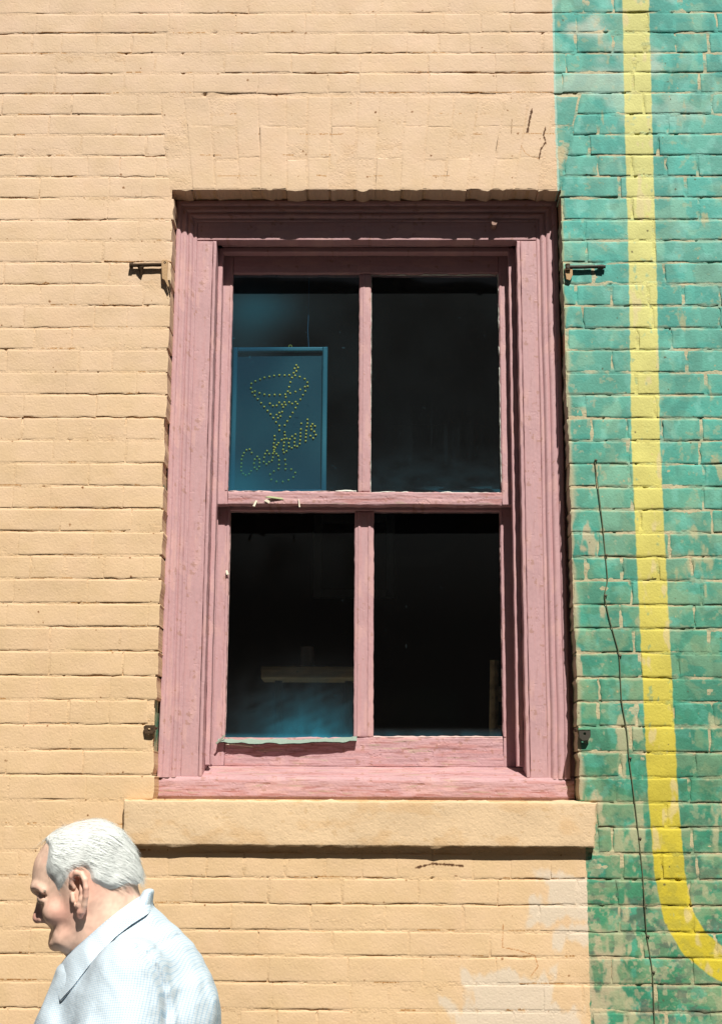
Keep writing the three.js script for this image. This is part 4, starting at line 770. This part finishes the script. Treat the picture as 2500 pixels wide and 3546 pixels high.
    for (let q = 0; q <= 3; q++) {
      const t = q / 3, c = p.clone().addScaledVector(dir, len * t).addScaledVector(side, bend * 12 * t * t).addScaledVector(nn, 0.00025 + len * lift * 0.5 * t * (1 - 0.45 * t)), wd = 1 - 0.75 * t;
      for (const s of [-1, 1]) { const v = c.clone().addScaledVector(side, s * wd); sp.push(v.x, v.y, v.z); sn.push(nn.x, nn.y, nn.z); sc.push(0.73 * k, 0.765 * k, 0.755 * k); }
      if (q) { const A = base + (q - 1) * 2, B = base + q * 2; si.push(A, A + 1, B, A + 1, B + 1, B); }
    }
  }
  const strands = new THREE.BufferGeometry(); strands.setAttribute('normal', new THREE.Float32BufferAttribute(sn, 3));
  strands.setAttribute('position', new THREE.Float32BufferAttribute(sp, 3)); strands.setAttribute('color', new THREE.Float32BufferAttribute(sc, 3)); strands.setIndex(si);
  M.hair = std({ vertexColors: true, color: 0xffffff, roughness: 0.9 });
  mesh('hair', mergeGeometries([hairGeo, strands]).translate(0, EAR_Y, 0), M.hair, man, 'short combed white hair thinning on top');
  // eyebrows and eyes
  for (const s of [-1, 1]) {
    const bs = [];
    for (let i = 0; i < 46; i++) { const t = r(), x = lerp(188, 262, t), y = 640 + 14 * (r() - 0.5) + 10 * t, z = lerp(0.016, 0.046, t) + 0.004, a = D3(x, y, z * s), b = D3(x + 16 + 10 * r(), y + 8 * (r() - 0.3), (z + 0.004) * s); bs.push(rod(a, b, 0.0005, 0.0003, 4, 0)); }
    mesh('eyebrow', mergeGeometries(bs).translate(0, EAR_Y, 0), std({ color: new THREE.Color(0.42, 0.36, 0.28) }), man);
  }
  for (const s of [-1, 1]) mesh('eye', new THREE.SphereGeometry(0.0098, 16, 12).translate(D(243, 0)[0], EAR_Y + D(0, 708)[1], 0.029 * s), std({ color: new THREE.Color(0.30, 0.24, 0.2), roughness: 0.2 }), man);

  // shirt: trunk and sleeves as one cloth
  const front = [[0.02, 0.11], [-0.024, 0.088], [-0.06, 0.03], [-0.09, -0.008], [-0.118, -0.036], [-0.165, -0.052], [-0.231, -0.075], [-0.35, -0.104], [-0.46, -0.115], [-0.58, -0.09], [-0.66, -0.075]];
  const rear = [[0.02, 0.125], [-0.016, 0.122], [-0.04, 0.147], [-0.06, 0.172], [-0.082, 0.196], [-0.109, 0.215], [-0.135, 0.229], [-0.165, 0.24], [-0.193, 0.2445], [-0.231, 0.246], [-0.33, 0.236], [-0.46, 0.212], [-0.58, 0.205], [-0.66, 0.195]];
  const wide = [[0.02, 0.03], [-0.01, 0.055], [-0.04, 0.078], [-0.07, 0.098], [-0.1, 0.125], [-0.14, 0.165], [-0.2, 0.19], [-0.35, 0.195], [-0.5, 0.195], [-0.66, 0.18]];
  const along = (t, w) => { if (w >= t[0][0]) return t[0][1]; for (let i = 0; i + 1 < t.length; i++) if (w >= t[i + 1][0]) return lerp(t[i][1], t[i + 1][1], S2(0, 1, (t[i][0] - w) / (t[i][0] - t[i + 1][0])) * 0.35 + 0.65 * ((t[i][0] - w) / (t[i][0] - t[i + 1][0]))); return t[t.length - 1][1]; };
  const seam = P([[985, 985], [1040, 1040], [1110, 1140], [1160, 1260], [1185, 1400], [1192, 1560], [1180, 1700], [1120, 1830]]);
  const yoke = P([[1040, 1040], [1130, 985], [1230, 955], [1330, 960]]);
  const sleeves = [1, -1].map((s) => [[[0.095, -0.128, 0.15 * s, 0.068], [0.085, -0.25, 0.20 * s, 0.069]], [[0.085, -0.25, 0.20 * s, 0.069], [0.075, -0.41, 0.235 * s, 0.06]], [[0.075, -0.41, 0.235 * s, 0.06], [s > 0 ? -0.03 : 0.06, -0.655, 0.235 * s, 0.037]]]);
  const shirtCol = (u, w) => { const f = along(front, w), b = along(rear, w); return { m: (f + b) / 2, a: Math.max(0.004, (b - f) / 2), z: along(wide, w), s: polyDist(seam, u, w), y: polyDist(yoke, u, w) }; };
  const shirtF = (c, u, w, z) => {
    const q = Math.pow(Math.pow(Math.abs((u - c.m) / c.a), 2.5) + Math.pow(Math.abs(z / c.z), 2.5), 0.4);
    let d = (q - 1) * Math.min(c.a, c.z);
    d = Math.max(d, w - 0.012, -0.655 - w);
    const sl = sleeves[z >= 0 ? 0 : 1]; let e = 1;
    for (const [A, B] of sl) e = smin(e, cap(u, w, z, A, B), 0.02);
    d = smin(d, e, 0.045);
    const a = Math.abs(z);
    if (a > 0.07) d += 0.0045 * Math.exp(-((c.s / 0.005) ** 2)) - 0.0026 * Math.exp(-(((c.s - 0.010) / 0.006) ** 2));
    const n = S2(0.02, -0.08, w), pull = fbm3(c.s * 70, (u + w) * 9, z * 9, 2) * S2(0.0, 0.03, c.s) * S2(0.11, 0.03, c.s);
    if (a > 0.03) d += 0.0022 * Math.exp(-((c.y / 0.0042) ** 2));
    d += n * (0.0066 * fbm3(u * 16 - w * 11, w * 8 + u * 9, z * 10, 3) + 0.0045 * pull);
    const hang = S2(-0.1, -0.2, w);
    d += hang * 0.0055 * N3(u * 34 + w * 10, w * 6, z * 22);
    return d;
  };
  const shirtGeo = mergeGeometries([nets([-0.145, -0.31, -0.325], [0.275, 0.03, 0.325], 0.0038, shirtCol, (c, u, w, z) => Math.max(shirtF(c, u, w, z), -0.3 - w)), nets([-0.145, -0.68, -0.325], [0.275, -0.27, 0.325], 0.009, shirtCol, (c, u, w, z) => Math.max(shirtF(c, u, w, z) + 0.0005, w + 0.29))]);
  const planar = (g) => { const p = g.attributes.position, t = new Float32Array(p.count * 2); for (let i = 0; i < p.count; i++) { t[i * 2] = p.getX(i) + p.getZ(i) * 0.3; t[i * 2 + 1] = p.getY(i) - Math.abs(p.getZ(i)) * 0.35; } g.setAttribute('uv', new THREE.BufferAttribute(t, 2)); return g; };
  planar(shirtGeo);
  const check = tex(256, 256, (u, v, c) => { const a = Math.abs(((u * 8) % 1) - 0.5) < 0.14 ? 1 : 0, b = Math.abs(((v * 8) % 1) - 0.5) < 0.14 ? 1 : 0, k = a + b, n = 1 + 0.06 * tile(u, v, 64, 2); c[0] = lerp(0.60, 0.33, k / 2) * n; c[1] = lerp(0.68, 0.50, k / 2) * n; c[2] = lerp(0.74, 0.66, k / 2) * n; });
  const weave = tex(256, 256, (u, v, c) => { c[0] = c[1] = c[2] = 0.5 + 0.2 * Math.sin(u * 6.2832 * 24) * Math.sin(v * 6.2832 * 24) + 0.3 * tile(u, v, 12, 4); }, { srgb: false });
  check.repeat.set(1 / 0.032, 1 / 0.032); weave.repeat.set(1 / 0.05, 1 / 0.05);
  M.shirt = std({ map: check, bumpMap: weave, bumpScale: 0.0008, roughness: 0.9 });
  mesh('shirt', shirtGeo.translate(0, EAR_Y, 0), M.shirt, man, 'pale blue finely checked shirt');
  const upper = [[952, 682], [900, 712], [800, 782], [700, 862], [600, 952], [510, 1030], [430, 1104], [368, 1186]], lower = [[1022, 792], [985, 815], [900, 868], [800, 945], [700, 1045], [620, 1150], [545, 1250], [452, 1350]];
  const at = (L, t) => { const f = t * (L.length - 1), i = Math.min(L.length - 2, Math.floor(f)); return D(lerp(L[i][0], L[i + 1][0], f - i), lerp(L[i][1], L[i + 1][1], f - i)); };
  const outer = (col, f, u, w) => { const c = col(u, w); for (let z = 0.2; z > 0; z -= 0.0015) if (f(c, u, w, z) < 0) return z; return 0; };
  const NC = 44, zs = (L, col, f, gap, end) => { let a = []; for (let i = 0; i <= NC; i++) { const [u, w] = at(L, i / NC); a.push(Math.max(outer(col, f, u, w) + (i ? gap : 0), i / NC > 0.8 ? end : 0)); } for (let k = 0; k < 4; k++) a = a.map((v, i) => (i && i < NC ? 0.25 * a[i - 1] + 0.5 * v + 0.25 * a[i + 1] : v)); return a; };
  const zu = zs(upper, skinCol, skin, 0.009, 0.016), zl = zs(lower, shirtCol, shirtF, 0.008, 0.034), pick2 = (a, i) => { const f = Math.min(i * NC, NC - 1e-6), k = Math.floor(f); return lerp(a[k], a[k + 1], f - k); };
  const collar = [];
  for (const s of [1, -1]) for (const off of [0, -0.003]) {
    const g = gridMesh(NC, 12, (i, j) => {
      const A = at(upper, i), B = at(lower, i), c = Math.cos(Math.PI * i), q = Math.sin(Math.PI * i), b = 0.007 * Math.sin(Math.PI * Math.pow(j, 0.7)) + off, roll = j < 0.12 ? 0.0035 * (1 - j / 0.12) : 0;
      return [lerp(A[0], B[0], j) + b * 0.5 * c, lerp(A[1], B[1], j) + b * 0.45 - roll * 0.5, s * Math.max(0, lerp(pick2(zu, i), pick2(zl, i), Math.pow(j, 0.8)) + b * q * 0.9 - roll * q)];
    });
    if (s < 0) { const k = g.index.array; for (let n = 0; n < k.length; n += 3) { const t = k[n]; k[n] = k[n + 1]; k[n + 1] = t; } g.computeVertexNormals(); }
    collar.push(g);
    if (off) collar.push(gridMesh(NC, 4, (i, j) => { const A = at(upper, i), B = at(lower, i), q = Math.sin(Math.PI * i); return [lerp(A[0], B[0], j * 0.7), lerp(A[1], B[1], j * 0.7), s * Math.max(0, pick2(zu, i) - (0.003 + 0.004 * j) * q)]; }));
  }
  mesh('collar', planar(mergeGeometries(collar)).translate(0, EAR_Y, 0), new THREE.MeshStandardMaterial({ map: check, bumpMap: weave, bumpScale: 0.0008, roughness: 0.9, side: THREE.DoubleSide }), man, 'turned down collar of the checked shirt');
  // trousers and shoes
  const legs = [[[0.06, -0.62, 0.08, 0.11], [0.0, -1.03, 0.095, 0.078]], [[0.0, -1.03, 0.095, 0.078], [0.02, -1.44, 0.095, 0.062]], [[0.06, -0.62, -0.08, 0.11], [0.07, -1.03, -0.095, 0.078]], [[0.07, -1.03, -0.095, 0.078], [0.19, -1.40, -0.095, 0.06]], [[0.06, -0.6, 0, 0.135], [0.06, -0.68, 0, 0.13]]];
  mesh('trousers', nets([-0.16, -1.47, -0.25], [0.3, -0.45, 0.25], 0.011, () => 0, (c, u, w, z) => { let d = 1; for (const [A, B] of legs) d = smin(d, cap(u, w, z, A, B), 0.03); return Math.max(d, w + 0.6, -1.455 - w) + 0.003 * fbm3(u * 14, w * 9, z * 14, 2); }).translate(0, EAR_Y, 0), std({ color: new THREE.Color(0.035, 0.04, 0.055), roughness: 0.9 }), man);
  for (const [x, y, z] of [[0.02, 0, 0.095], [0.19, 0.03, -0.095]]) mesh('shoe', nets([-0.24, -0.02, -0.07], [0.1, 0.12, 0.07], 0.006, () => 0, (c, u, w, q) => { let d = smin(cap(u, w, q, [0.03, 0.042, 0, 0.042], [-0.16, 0.036, 0, 0.04]), cap(u, w, q, [0.02, 0.05, 0, 0.044], [0.01, 0.09, 0, 0.04]), 0.02); return Math.max(d, -w, w - 0.1); }).translate(x, y, z), std({ color: new THREE.Color(0.03, 0.02, 0.015), roughness: 0.4 }), man);
}

renderer.render(scene, camera);
